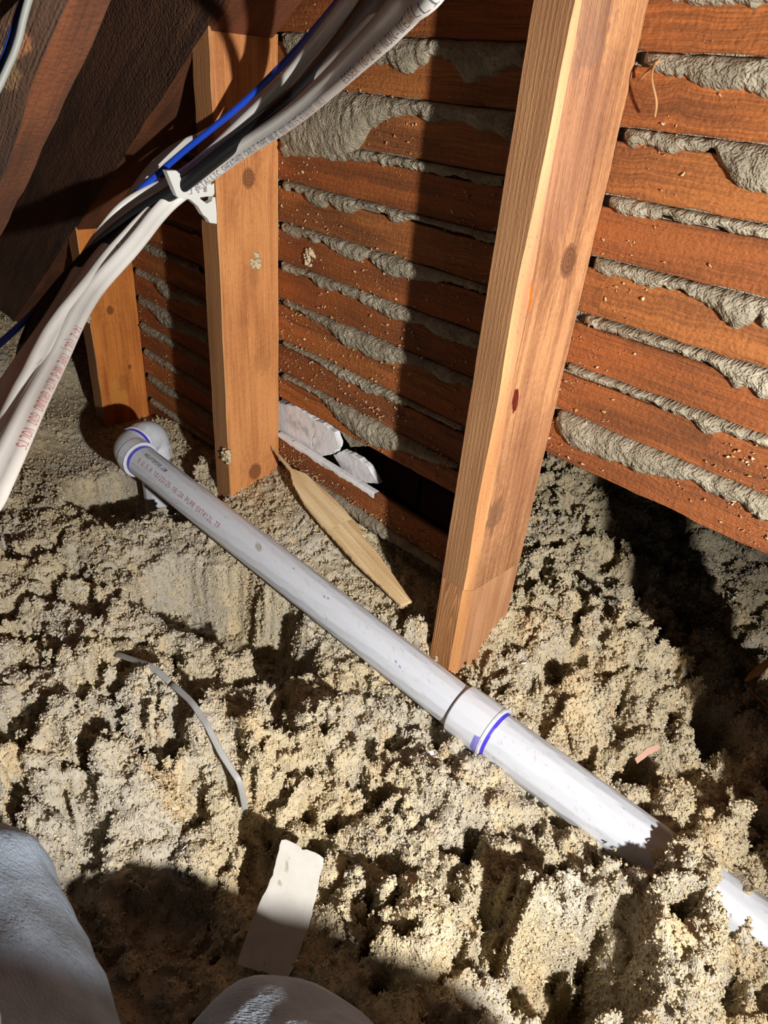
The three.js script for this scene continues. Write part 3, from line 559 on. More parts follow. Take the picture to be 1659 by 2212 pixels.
key('middle', 0.428, [[-0.760, 0.424], [-0.738, 0.429], [-0.718, 0.430], [-0.706, 0.426], [-0.687, 0.424], [-0.668, 0.418], [-0.649, 0.414], [-0.624, 0.413], [-0.603, 0.415], [-0.579, 0.412], [-0.560, 0.416], [-0.541, 0.416], [-0.520, 0.418], [-0.500, 0.427], [-0.482, 0.424], [-0.459, 0.424], [-0.443, 0.427], [-0.428, 0.431]]);
key('middle', 0.380, [[-0.760, 0.371], [-0.737, 0.377], [-0.713, 0.378], [-0.693, 0.376], [-0.669, 0.372], [-0.650, 0.363], [-0.634, 0.356], [-0.612, 0.349], [-0.590, 0.345], [-0.569, 0.344], [-0.546, 0.348], [-0.527, 0.353], [-0.509, 0.361], [-0.490, 0.362], [-0.470, 0.364], [-0.450, 0.368], [-0.426, 0.375]]);
key('right', 0.832, [[-0.311, 0.813], [-0.295, 0.812], [-0.286, 0.809], [-0.273, 0.810], [-0.263, 0.810], [-0.252, 0.809], [-0.242, 0.807], [-0.236, 0.811], [-0.227, 0.812]]);
key('right', 0.782, [[-0.312, 0.774], [-0.303, 0.770], [-0.292, 0.767], [-0.283, 0.766], [-0.275, 0.766], [-0.267, 0.764], [-0.258, 0.762], [-0.248, 0.761], [-0.238, 0.760], [-0.230, 0.762], [-0.222, 0.760], [-0.211, 0.757]]);
key('right', 0.732, [[-0.313, 0.723], [-0.306, 0.718], [-0.297, 0.720], [-0.286, 0.721], [-0.279, 0.718], [-0.271, 0.717], [-0.268, 0.720], [-0.260, 0.721], [-0.246, 0.723], [-0.238, 0.724], [-0.234, 0.718], [-0.228, 0.712], [-0.221, 0.707], [-0.212, 0.703], [-0.200, 0.701], [-0.190, 0.702]]);
key('right', 0.683, [[-0.313, 0.674], [-0.302, 0.671], [-0.290, 0.670], [-0.274, 0.671], [-0.263, 0.675], [-0.256, 0.675], [-0.249, 0.672], [-0.238, 0.673], [-0.229, 0.674], [-0.218, 0.675], [-0.208, 0.673], [-0.195, 0.673], [-0.180, 0.674]]);
key('right', 0.634, [[-0.313, 0.623], [-0.303, 0.620], [-0.290, 0.622], [-0.276, 0.623], [-0.266, 0.620], [-0.257, 0.621], [-0.246, 0.623], [-0.235, 0.624], [-0.222, 0.622], [-0.213, 0.619], [-0.204, 0.617], [-0.197, 0.614], [-0.189, 0.609], [-0.183, 0.607], [-0.177, 0.610], [-0.172, 0.616], [-0.168, 0.621], [-0.164, 0.613], [-0.157, 0.613]]);
key('right', 0.585, [[-0.310, 0.576], [-0.298, 0.575], [-0.283, 0.576], [-0.267, 0.576], [-0.255, 0.577], [-0.243, 0.577], [-0.230, 0.578], [-0.219, 0.578], [-0.207, 0.576], [-0.196, 0.577], [-0.188, 0.575], [-0.179, 0.572], [-0.171, 0.567], [-0.166, 0.563], [-0.161, 0.568], [-0.154, 0.566], [-0.146, 0.563], [-0.139, 0.563]]);
key('right', 0.537, [[-0.316, 0.532], [-0.306, 0.533], [-0.296, 0.533], [-0.282, 0.531], [-0.266, 0.531], [-0.253, 0.529], [-0.239, 0.529], [-0.227, 0.531], [-0.219, 0.527], [-0.207, 0.527], [-0.195, 0.527], [-0.187, 0.526], [-0.179, 0.522], [-0.174, 0.520], [-0.166, 0.525], [-0.157, 0.527], [-0.148, 0.527], [-0.138, 0.528], [-0.126, 0.528]]);
key('right', 0.490, [[-0.314, 0.476], [-0.308, 0.468], [-0.298, 0.462], [-0.286, 0.459], [-0.270, 0.460], [-0.254, 0.461], [-0.239, 0.464], [-0.222, 0.462], [-0.208, 0.465], [-0.195, 0.469], [-0.185, 0.472], [-0.172, 0.477], [-0.161, 0.473], [-0.148, 0.473], [-0.140, 0.473], [-0.133, 0.475], [-0.124, 0.473], [-0.114, 0.469], [-0.103, 0.469]]);
key('left', 0.482, [[-1.157, 0.470], [-1.114, 0.467], [-1.075, 0.470], [-0.973, 0.470]]);
key('left', 0.432, [[-1.191, 0.420], [-1.153, 0.420], [-1.117, 0.420], [-1.102, 0.409], [-1.079, 0.402], [-1.036, 0.413], [-0.953, 0.420]]);
key('left', 0.383, [[-1.190, 0.371], [-1.180, 0.367], [-1.147, 0.369], [-1.123, 0.360], [-1.100, 0.350], [-1.075, 0.353], [-1.016, 0.359], [-0.960, 0.361]]);
key('left', 0.334, [[-1.197, 0.322], [-1.165, 0.316], [-1.131, 0.319], [-1.080, 0.322], [-1.020, 0.322], [-0.958, 0.322]]);
key('left', 0.285, [[-1.190, 0.273], [-1.154, 0.272], [-1.121, 0.272], [-1.082, 0.273], [-1.027, 0.273], [-0.957, 0.273]]);
key('left', 0.236, [[-1.188, 0.224], [-1.151, 0.220], [-1.118, 0.217], [-1.078, 0.224], [-1.016, 0.224], [-0.952, 0.224]]);
key('left', 0.187, [[-1.187, 0.175], [-1.139, 0.175], [-1.098, 0.175], [-1.040, 0.175], [-0.955, 0.175]]);
// broken plaster left in the hole at the foot of the middle bay
{
  const chunk = (pts, depth, z, seed, m, label, name = 'broken_plaster') => {
    const s = new THREE.Shape(); const q = [];
    pts.forEach(([a, b], i) => { const [c, d] = pts[(i + 1) % pts.length], n = Math.max(2, Math.round(Math.hypot(c - a, d - b) / 0.004)); for (let k = 0; k < n; k++) q.push([lerp(a, c, k / n) + (hash(i, k, seed) - 0.5) * 0.0016, lerp(b, d, k / n) + (hash(i, k, seed + 1) - 0.5) * 0.0016]); });
    q.forEach(([a, b], i) => i ? s.lineTo(a, b) : s.moveTo(a, b));
    const g = new THREE.ExtrudeGeometry(s, { depth, bevelEnabled: true, bevelSize: 0.0015, bevelThickness: 0.0015, bevelSegments: 2, curveSegments: 1 }); g.translate(0, 0, z);
    const o = mesh(name, g, m, wall); if (label) o.userData.label = label; return o;
  };
  chunk([[-0.79, 0.318], [-0.748, 0.328], [-0.722, 0.3265], [-0.7035, 0.3235], [-0.7005, 0.305], [-0.709, 0.290], [-0.7045, 0.273], [-0.73, 0.272], [-0.79, 0.264]], 0.008, -0.022, 3, whitePlaster, 'white painted plaster fragment with a crack');
  chunk([[-0.7025, 0.3225], [-0.682, 0.3255], [-0.659, 0.321], [-0.6495, 0.309], [-0.655, 0.294], [-0.667, 0.284], [-0.684, 0.275], [-0.7015, 0.2735], [-0.706, 0.290], [-0.698, 0.305]], 0.008, -0.0215, 5, whitePlaster, 'white painted plaster fragment with a crack');
  chunk([[-0.668, 0.278], [-0.649, 0.2935], [-0.618, 0.296], [-0.596, 0.291], [-0.575, 0.276], [-0.60, 0.266], [-0.65, 0.266]], 0.007, -0.031, 7, whitePlaster, 'low white plaster fragment above the bottom lath');
  chunk([[-0.79, 0.316], [-0.79, 0.337], [-0.70, 0.337], [-0.62, 0.336], [-0.60, 0.325], [-0.632, 0.31], [-0.65, 0.322], [-0.68, 0.33], [-0.745, 0.332]], 0.012, -0.034, 9, plasterMat, 'rough grey plaster edge');
  // plaster squeezed along the back of the bottom lath
  key('middle', 0.2375, [[-0.72, 0.219], [-0.68, 0.222], [-0.64, 0.215], [-0.6, 0.219], [-0.55, 0.216], [-0.48, 0.222], [-0.40, 0.225]]);
  // chalky smear on the upper edge of the bottom lath
  const smear = grid(70, 4, (u, v) => { const x = lerp(-0.775, -0.555, u), e = fbm2(x * 120, 1, 51, 3); return V(x, 0.2768 + 0.0006 - (v > 0.5 ? (v - 0.5) * 2 * (0.004 + 0.006 * e * smooth(0, 0.3, u)) : 0), v > 0.5 ? 0.0014 : lerp(-0.008, 0.0014, v * 2)); }, (u, v, q) => [q.x, q.y]);
  mesh('plaster_smear', smear, whitePlaster, wall).userData.label = 'white chalky smear along the lath edge';
}
// dark masonry seen through the hole
{
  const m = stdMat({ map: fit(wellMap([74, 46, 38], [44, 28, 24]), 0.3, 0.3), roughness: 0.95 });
  const back = new THREE.Group(); back.name = 'wall_inner'; back.userData.kind = 'structure'; scene.add(back);
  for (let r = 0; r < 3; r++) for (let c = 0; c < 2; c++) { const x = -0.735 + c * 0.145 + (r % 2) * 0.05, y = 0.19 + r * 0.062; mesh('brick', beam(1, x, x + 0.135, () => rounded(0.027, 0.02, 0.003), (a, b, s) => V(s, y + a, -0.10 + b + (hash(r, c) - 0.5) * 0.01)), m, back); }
}

// ---------------------------------------------------------------- loose-fill insulation: one mass nobody could count
const baseCache = new Map();
function baseAt(x, z) { let w = 0, y = 0, r = 0; for (const [gx, gz, gy, gr] of GROUND_POINTS) { const d = (gx - x) ** 2 + (gz - z) ** 2, k = Math.exp(-d * 165.3) + 2e-3 * Math.exp(-d * 15.43) + 1e-7; w += k; y += k * gy; r += k * gr; } return [y / w, r / w]; }
function base(x, z) {
  const q = 0.012, i = Math.floor(x / q), j = Math.floor(z / q), get = (a, b) => { const k = a * 4099 + b; let v = baseCache.get(k); if (!v) baseCache.set(k, v = baseAt(a * q, b * q)); return v; };
  const u = x / q - i, v = z / q - j, a = get(i, j), b = get(i + 1, j), c = get(i, j + 1), d = get(i + 1, j + 1);
  return [lerp(lerp(a[0], b[0], u), lerp(c[0], d[0], u), v), lerp(lerp(a[1], b[1], u), lerp(c[1], d[1], u), v)];
}
const PIPE_A = V(-0.8549, 0.2385, 0.1726), PIPE_B = V(-0.2501, 0.1982, 0.1326), PIPE_C = V(0.0347, 0.1848, 0.1092), PIPE_R1 = 0.0237, PIPE_R2 = 0.0253;
function clearance(x, z) {                                       // how high the loose fill may come where something lies on it
  let top = roofLine(x) + 0.17;
  for (const [a, b, r, t1] of [[PIPE_A, PIPE_B, PIPE_R1, 1], [PIPE_B, PIPE_C, PIPE_R2, 0.60], [PIPE_B.clone().lerp(PIPE_C, 0.95), PIPE_C.clone().lerp(PIPE_B, -0.3), PIPE_R2, 1]]) {
    const dx = b.x - a.x, dz = b.z - a.z, t = ((x - a.x) * dx + (z - a.z) * dz) / (dx * dx + dz * dz); if (t < -0.02 || t > t1) continue;
    const d = Math.abs((x - a.x) * dz - (z - a.z) * dx) / Math.hypot(dx, dz); if (d < r * 1.25) top = Math.min(top, lerp(a.y, b.y, t) - r * 0.55 + (d / r) * 0.011);
  }
  const e = Math.hypot(x + 0.935, z - 0.13); if (e < 0.075) top = Math.min(top, 0.125 + Math.max(0, e - 0.03) * 0.9);
  return top;
}
const perlin = new ImprovedNoise(), pn = (x, y, z) => perlin.noise(x, y, z);
function fillColumn(x, z) {                                      // the mean height of the fill at a place, its roughness and the highest it may reach
  let [y, rough] = base(x, z);
  const wx = (fbm2(x * 60, z * 60, 1, 3) - 0.5) * 0.024, wz = (fbm2(x * 60, z * 60, 2, 3) - 0.5) * 0.024, px = x + wx, pz = z + wz; let dug = 0, heap = 0;
  for (const [hx, hz, r, d] of HOLLOWS) { const dx = px - hx, dz = pz - hz, q = (dx * dx + dz * dz) / (r * r); if (q < 1.8) dug = Math.max(dug, d * 1.6 * (1 - smooth(0.7, 1.4, q))); }
  for (const [hx, hz, r, d] of MOUNDS) { const dx = px - hx, dz = pz - hz, q = (dx * dx + dz * dz) / (r * r); if (q < 1.8) heap = Math.max(heap, d * (1 - smooth(0.5, 1.35, q))); }
  const soft = smooth(0.3, 0.9, rough), cut = smooth(0.56, 0.62, fbm2(x * 34 + 9, z * 34, 6, 4)) * soft;
  rough = Math.max(rough, Math.min(0.8, dug * 12));
  return [y + (fbm2(x * 14, z * 14, 4, 3) - 0.5) * 0.030 * soft - cut * 0.032 - dug + heap, rough, soft, clearance(x, z)];
}
function fillDensity(x, y, z, c) {
  const [h, rough, soft, top] = c, k = 0.18 + 0.82 * rough;
  let d = y - h;
  const a = pn(x * 21 + 3, y * 21, z * 21), b = pn(x * 50, y * 50 + 7, z * 50), e = pn(x * 118, y * 118, z * 118 + 5), f = pn(x * 290 + 1, y * 290, z * 290);
  d -= soft * 0.019 * (Math.abs(a) * 2 - 0.42) + k * 0.0125 * (Math.abs(b) * 2 - 0.45) + (0.35 + 0.65 * k) * 0.0056 * (Math.abs(e) * 2 - 0.45) + 0.0028 * f * (0.5 + 0.5 * k);
  return Math.max(d, y - top + 0.002 * f);
}
function spaced(marks) { const r = []; for (let i = 0; i < marks.length - 1; i++) { const [a, s] = marks[i], b = marks[i + 1][0], n = Math.max(1, Math.round((b - a) / s)); for (let k = 0; k < n; k++) r.push(a + (b - a) * k / n); } r.push(marks[marks.length - 1][0]); return r; }
const tan0 = new THREE.Color('#cbbb99'), tan1 = new THREE.Color('#beb092'), grey0 = new THREE.Color('#b7af9f'), warm0 = new THREE.Color('#cdac7c');
function fillTone(x, z, out) {
  const a = fbm2(x * 11, z * 11, 71, 3), b = fbm2(x * 45, z * 45, 73, 3), c = noise2(x * 380, z * 380, 75);
  out.copy(tan1).lerp(grey0, smooth(0.42, 0.66, a)).lerp(tan0, smooth(0.5, 0.75, b) * 0.8).lerp(warm0, smooth(0.62, 0.8, b) * 0.45 + (c > 0.93 ? 0.4 : 0));
  const v = 0.92 + 0.16 * noise2(x * 700, z * 700, 79); return out.multiplyScalar(v);
}
const insulation = new THREE.Group(); insulation.name = 'loose_insulation';
tag(insulation, 'tan clumpy loose-fill insulation heaped over the attic floor', 'insulation', null, 'stuff'); scene.add(insulation);
let fillTop;
{
  const xs = spaced([[-2.0, 0.008], [-1.3, 0.005], [-0.95, 0.0034], [-0.66, 0.0023], [0.06, 0.004], [0.16, 0]]), zs = spaced([[-0.62, 0.006], [-0.2, 0.0036], [-0.04, 0.0024], [0.46, 0.0034], [0.66, 0]]), Y0 = 0.03, DY = 0.0025, ny = 132;
  const nx = xs.length, nz = zs.length, D = new Float32Array(nx * ny * nz), id = (i, j, k) => (i * nz + k) * ny + j;
  for (let i = 0; i < nx; i++) for (let k = 0; k < nz; k++) {
    const c = fillColumn(xs[i], zs[k]), s = (i * nz + k) * ny, up = Math.min(c[0], c[3]) + 0.036, dn = Math.min(c[0], c[3]) - 0.026;
    for (let j = 0; j < ny; j++) { const y = Y0 + j * DY; D[s + j] = j === 0 ? -0.01 : j === ny - 1 || y > up ? 0.01 : y < dn ? -0.01 : fillDensity(xs[i], y, zs[k], c); }
  }
  fillTop = (x, z) => { let i = 0, k = 0; while (i < nx - 1 && xs[i + 1] < x) i++; while (k < nz - 1 && zs[k + 1] < z) k++; for (let j = ny - 2; j > 0; j--) if (D[id(i, j, k)] < 0) return Y0 + (j + 0.5) * DY; return Y0; };
  // dual mesh of the field: one vertex per crossed cell
  const vert = new Int32Array(nx * ny * nz).fill(-1), P3 = [], corner = new Float64Array(8);
  for (let i = 0; i < nx - 1; i++) for (let k = 0; k < nz - 1; k++) for (let j = 0; j < ny - 1; j++) {
    const o = id(i, j, k); let m = 0;
    corner[0] = D[o]; corner[1] = D[o + ny * nz]; corner[2] = D[o + 1]; corner[3] = D[o + ny * nz + 1]; corner[4] = D[o + ny]; corner[5] = D[o + ny * nz + ny]; corner[6] = D[o + ny + 1]; corner[7] = D[o + ny * nz + ny + 1];
    for (let c = 0; c < 8; c++) if (corner[c] < 0) m |= 1 << c;
    if (m === 0 || m === 255) continue;
    let sx = 0, sy = 0, sz = 0, n = 0;
    for (let c = 0; c < 8; c++) for (const bit of [1, 2, 4]) { const e = c | bit; if (c & bit) continue; const p = corner[c], q = corner[e]; if ((p < 0) === (q < 0)) continue; const t = p / (p - q); sx += (c & 1) + (bit === 1 ? t : 0); sy += ((c >> 1) & 1) + (bit === 2 ? t : 0); sz += ((c >> 2) & 1) + (bit === 4 ? t : 0); n++; }
    vert[o] = P3.length / 3; P3.push(lerp(xs[i], xs[i + 1], sx / n), Y0 + (j + sy / n) * DY, lerp(zs[k], zs[k + 1], sz / n));
  }
  const I3 = [], quad = (a, b, c, d, flipped) => { if (a < 0 || b < 0 || c < 0 || d < 0) return; flipped ? I3.push(a, c, b, a, d, c) : I3.push(a, b, c, a, c, d); };
  for (let i = 1; i < nx - 1; i++) for (let k = 1; k < nz - 1; k++) for (let j = 1; j < ny - 1; j++) {
    const o = id(i, j, k), s = D[o] < 0, X = ny * nz, Z = ny;
    if (s !== (D[o + X] < 0)) quad(vert[o - 1 - Z], vert[o - Z], vert[o], vert[o - 1], !s);
    if (s !== (D[o + 1] < 0)) quad(vert[o - X - Z], vert[o - X], vert[o], vert[o - Z], !s);
    if (s !== (D[o + Z] < 0)) quad(vert[o - X - 1], vert[o - 1], vert[o], vert[o - X], !s);
  }
  const pos = new Float32Array(P3), nv = pos.length / 3, col = new Float32Array(nv * 3), uv = new Float32Array(nv * 2), c = new THREE.Color();
  for (let v = 0; v < nv; v++) { const x = pos[v * 3], y = pos[v * 3 + 1], z = pos[v * 3 + 2]; fillTone(x + y * 0.7, z + y * 0.4, c); col[v * 3] = c.r; col[v * 3 + 1] = c.g; col[v * 3 + 2] = c.b; uv[v * 2] = x + y * 0.8; uv[v * 2 + 1] = z + y * 0.6; }
  const g = new THREE.BufferGeometry(); g.setAttribute('position', new THREE.BufferAttribute(pos, 3)); g.setAttribute('color', new THREE.BufferAttribute(col, 3)); g.setAttribute('uv', new THREE.BufferAttribute(uv, 2)); g.setIndex(new THREE.BufferAttribute(new Uint32Array(I3), 1)); g.computeVertexNormals();
  const fillMat = stdMat({ vertexColors: true, roughness: 1, bumpMap: fit(paint(512, 512, (u, v) => 0.55 * noise2(u * 120, v * 120, 3, 120, 120) + 0.45 * noise2(u * 240, v * 240, 4, 240, 240), false), 0.12, 0.12), bumpScale: 0.0012 });
  mesh('fill_surface', g, fillMat, insulation).userData.kind = 'stuff';
  console.log('fill', nx, nz, nv, 'vertices', I3.length / 3, 'triangles');
  // the rest of the floor, beyond what the picture shows
  const rim = (x0, x1, z0, z1) => { const r = grid(Math.round((x1 - x0) / 0.03), Math.round((z1 - z0) / 0.03), (u, v) => { const x = lerp(x0, x1, u), z = lerp(z0, z1, v); return V(x, fillColumn(x, z)[0] + (noise2(x * 40, z * 40, 3) - 0.5) * 0.02, z); }); const cc = new Float32Array(r.attributes.position.count * 3).fill(0.42); r.setAttribute('color', new THREE.BufferAttribute(cc, 3)); mesh('fill_margin', r, fillMat, insulation).userData.kind = 'stuff'; };
  rim(0.15, 2.09, -1.59, 1.99); rim(-2.0, 0.16, -1.59, -0.61); rim(-2.0, 0.16, 0.65, 1.99);
  // fluff: small crumbs and flakes on the surface
  const R = rng(5), nor = g.attributes.normal.array, axis = (x, y, z) => { for (const [a, b, r] of [[PIPE_A, PIPE_B, PIPE_R1], [PIPE_B, PIPE_C, PIPE_R2]]) { const ab = b.clone().sub(a), p = V(x, y, z).sub(a), t = clamp(p.dot(ab) / ab.lengthSq(), -0.1, 1.4); if (p.addScaledVector(ab, -t).length() < r + 0.0045) return true; } return false; }, kinds = [lump(1, 1, 2, 0.9), lump(1, 1, 8, 1.0, [1.3, 0.6, 0.9]), lump(1, 0, 14, 0.9, [1.7, 0.25, 0.7])], N = [220000, 160000, 60000], M = new THREE.Matrix4(), Q = new THREE.Quaternion(), E = new THREE.Euler();
  kinds.forEach((kg, t) => {
    const im = new THREE.InstancedMesh(kg, crumbMat, N[t]); im.name = numbered('fill_crumbs'); im.userData.kind = 'stuff'; im.castShadow = im.receiveShadow = true;
    for (let n = 0; n < N[t];) {
      const k = Math.floor(R() * nv), x = pos[k * 3], z = pos[k * 3 + 2];
      if (x < -1.7 || R() > 0.35 + 0.65 * base(x, z)[1] || axis(x, pos[k * 3 + 1], z)) continue;
      const far = Math.hypot(x, z - 0.5), s = (0.00042 + 0.0010 * R() ** 2.4) * (0.7 + 0.6 * far) * (t === 2 ? 1.2 : 1);
      Q.setFromEuler(E.set(R() * 6.28, R() * 6.28, R() * 6.28)); const out = s * (0.2 + 1.1 * R());
      M.compose(V(x + nor[k * 3] * out, pos[k * 3 + 1] + nor[k * 3 + 1] * out, z + nor[k * 3 + 2] * out), Q, V(s * (0.7 + 0.8 * R()), s, s * (0.7 + 0.8 * R())));
      im.setMatrixAt(n, M); fillTone(x + R() * 0.05, z, c); c.multiplyScalar(0.94 + 0.2 * R()); if (t === 2 && R() < 0.12) c.set(R() < 0.5 ? '#e6d3a2' : '#e4e4e8'); im.setColorAt(n, c); n++;
    }
    insulation.add(im);
  });
  // dust and flecks stuck to the laths
  const dust = new THREE.InstancedMesh(kinds[1], crumbMat, 9000); dust.name = 'dust_flecks'; dust.userData.kind = 'stuff'; dust.castShadow = dust.receiveShadow = true;
  for (let n = 0; n < 9000;) {
    const x = lerp(-1.2, 0.05, R()), y = lerp(0.24, 0.85, Math.pow(R(), 1.5)); if (x > X_R && y < 0.445 || x > X_M && y > 0.276 && y < 0.342 || x > X_M && y < 0.238) { R(); continue; } const dense = fbm2(x * 14, y * 14, 88, 3) + (x < X_R && y < 0.6 ? 0.1 : 0) + (y < 0.5 ? 0.08 : 0); if (dense < 0.5 + R() * 0.2 || x < X_M && R() < 0.6) continue;
    const s = 0.0003 + 0.0013 * R() ** 6; Q.setFromEuler(E.set(R() * 6.28, R() * 6.28, R() * 6.28)); M.compose(V(x, y, s * 0.4), Q, V(s, s, s)); dust.setMatrixAt(n, M); c.set(R() < 0.6 ? '#b98c62' : '#d0bb98'); dust.setColorAt(n, c); n++;
  }
  wall.add(dust);
}
const groundY = (x, z) => fillTop(x, z);
// ---------------------------------------------------------------- drain pipe
function cyl(a, b, r, n = 48, m = 1) { const d = b.clone().sub(a), g = new THREE.CylinderGeometry(r, r, d.length(), n, m, true); g.rotateX(Math.PI / 2); const q = new THREE.Quaternion().setFromUnitVectors(V(0, 0, 1), d.clone().normalize()); g.applyQuaternion(q); g.translate((a.x + b.x) / 2, (a.y + b.y) / 2, (a.z + b.z) / 2); return g; }
function tubeAlong(a, b, r0, { n = 56, rings = 40, thick = 0.003, from = 0, to = 1 } = {}) {   // open pipe with wall thickness; u runs round from the wall side over the top, v along
  const d = b.clone().sub(a), L = d.length(), t = d.clone().normalize(), e1 = V(0, 1, 0).cross(t).normalize(), e2 = t.clone().cross(e1), p = [], u = [], ix = [];
  const prof = [[from, r0 - thick], [from, r0]]; for (let i = 1; i < rings; i++) prof.push([lerp(from, to, i / rings), r0]); prof.push([to, r0], [to, r0 - thick]);
  for (const [s, r] of prof) for (let j = 0; j <= n; j++) { const g = j / n * Math.PI * 2; const q = a.clone().addScaledVector(t, s * L).addScaledVector(e1, Math.cos(g) * r).addScaledVector(e2, Math.sin(g) * r); p.push(q.x, q.y, q.z); u.push(j / n, s); }
  for (let i = 0; i < prof.length - 1; i++) for (let j = 0; j < n; j++) { const k = i * (n + 1) + j, l = k + n + 1; ix.push(k, k + 1, l, k + 1, l + 1, l); }
  const g = new THREE.BufferGeometry(); g.setAttribute('position', new THREE.Float32BufferAttribute(p, 3)); g.setAttribute('uv', new THREE.Float32BufferAttribute(u, 2)); g.setIndex(ix); return toCreasedNormals(g, 0.7);
}
function lathe(profile, a, t, n = 56) {                         // profile [[along, radius], ...] about the line from a along t
  const e1 = V(0, 1, 0).cross(t); if (e1.length() < 0.05) e1.copy(V(1, 0, 0).cross(t)); e1.normalize(); const e2 = t.clone().cross(e1), p = [], u = [], ix = [];
  profile.forEach(([s, r], i) => { for (let j = 0; j <= n; j++) { const g = j / n * Math.PI * 2, q = a.clone().addScaledVector(t, s).addScaledVector(e1, Math.cos(g) * r).addScaledVector(e2, Math.sin(g) * r); p.push(q.x, q.y, q.z); u.push(j / n, s * 8); } });
  for (let i = 0; i < profile.length - 1; i++) for (let j = 0; j < n; j++) { const k = i * (n + 1) + j, l = k + n + 1; ix.push(k, k + 1, l, k + 1, l + 1, l); }
  const g = new THREE.BufferGeometry(); g.setAttribute('position', new THREE.Float32BufferAttribute(p, 3)); g.setAttribute('uv', new THREE.Float32BufferAttribute(u, 2)); g.setIndex(ix); return toCreasedNormals(g, 0.55);
}
const pipeDir = PIPE_B.clone().sub(PIPE_A).normalize(), pipeLen = PIPE_B.distanceTo(PIPE_A), pipeDir2 = PIPE_C.clone().sub(PIPE_B).normalize();
function pipeSkin(seed, print) {
  const W = 2048, H = 512, cv = document.createElement('canvas'); cv.width = W; cv.height = H; const g = cv.getContext('2d');   // x along the pipe, y round it
  g.fillStyle = '#d0d4dc'; g.fillRect(0, 0, W, H); const R = rng(seed);
  for (let i = 0; i < 900; i++) { g.fillStyle = `rgba(120,105,85,${0.04 + R() * 0.10})`; const r = 1 + R() * 3; g.beginPath(); g.ellipse(R() * W, R() * H, r * (1 + R() * 3), r, R() * 0.6, 0, 7); g.fill(); }
  for (let i = 0; i < 26; i++) { g.fillStyle = `rgba(92,76,58,${0.25 + R() * 0.4})`; const r = 1 + R() * 2.4; g.beginPath(); g.ellipse(R() * W, R() * H, r * (1 + R() * 2), r, R() * 3, 0, 7); g.fill(); }
  if (print) print(g, W, H);
  const src = g.getImageData(0, 0, W, H).data;                  // turned so that v runs along the pipe
  return paint(H, W, (u, v) => { const x = Math.min(W - 1, Math.floor(v * W)), y = Math.min(H - 1, Math.floor(u * H)), k = (y * W + x) * 4; return [src[k], src[k + 1], src[k + 2]]; });
}
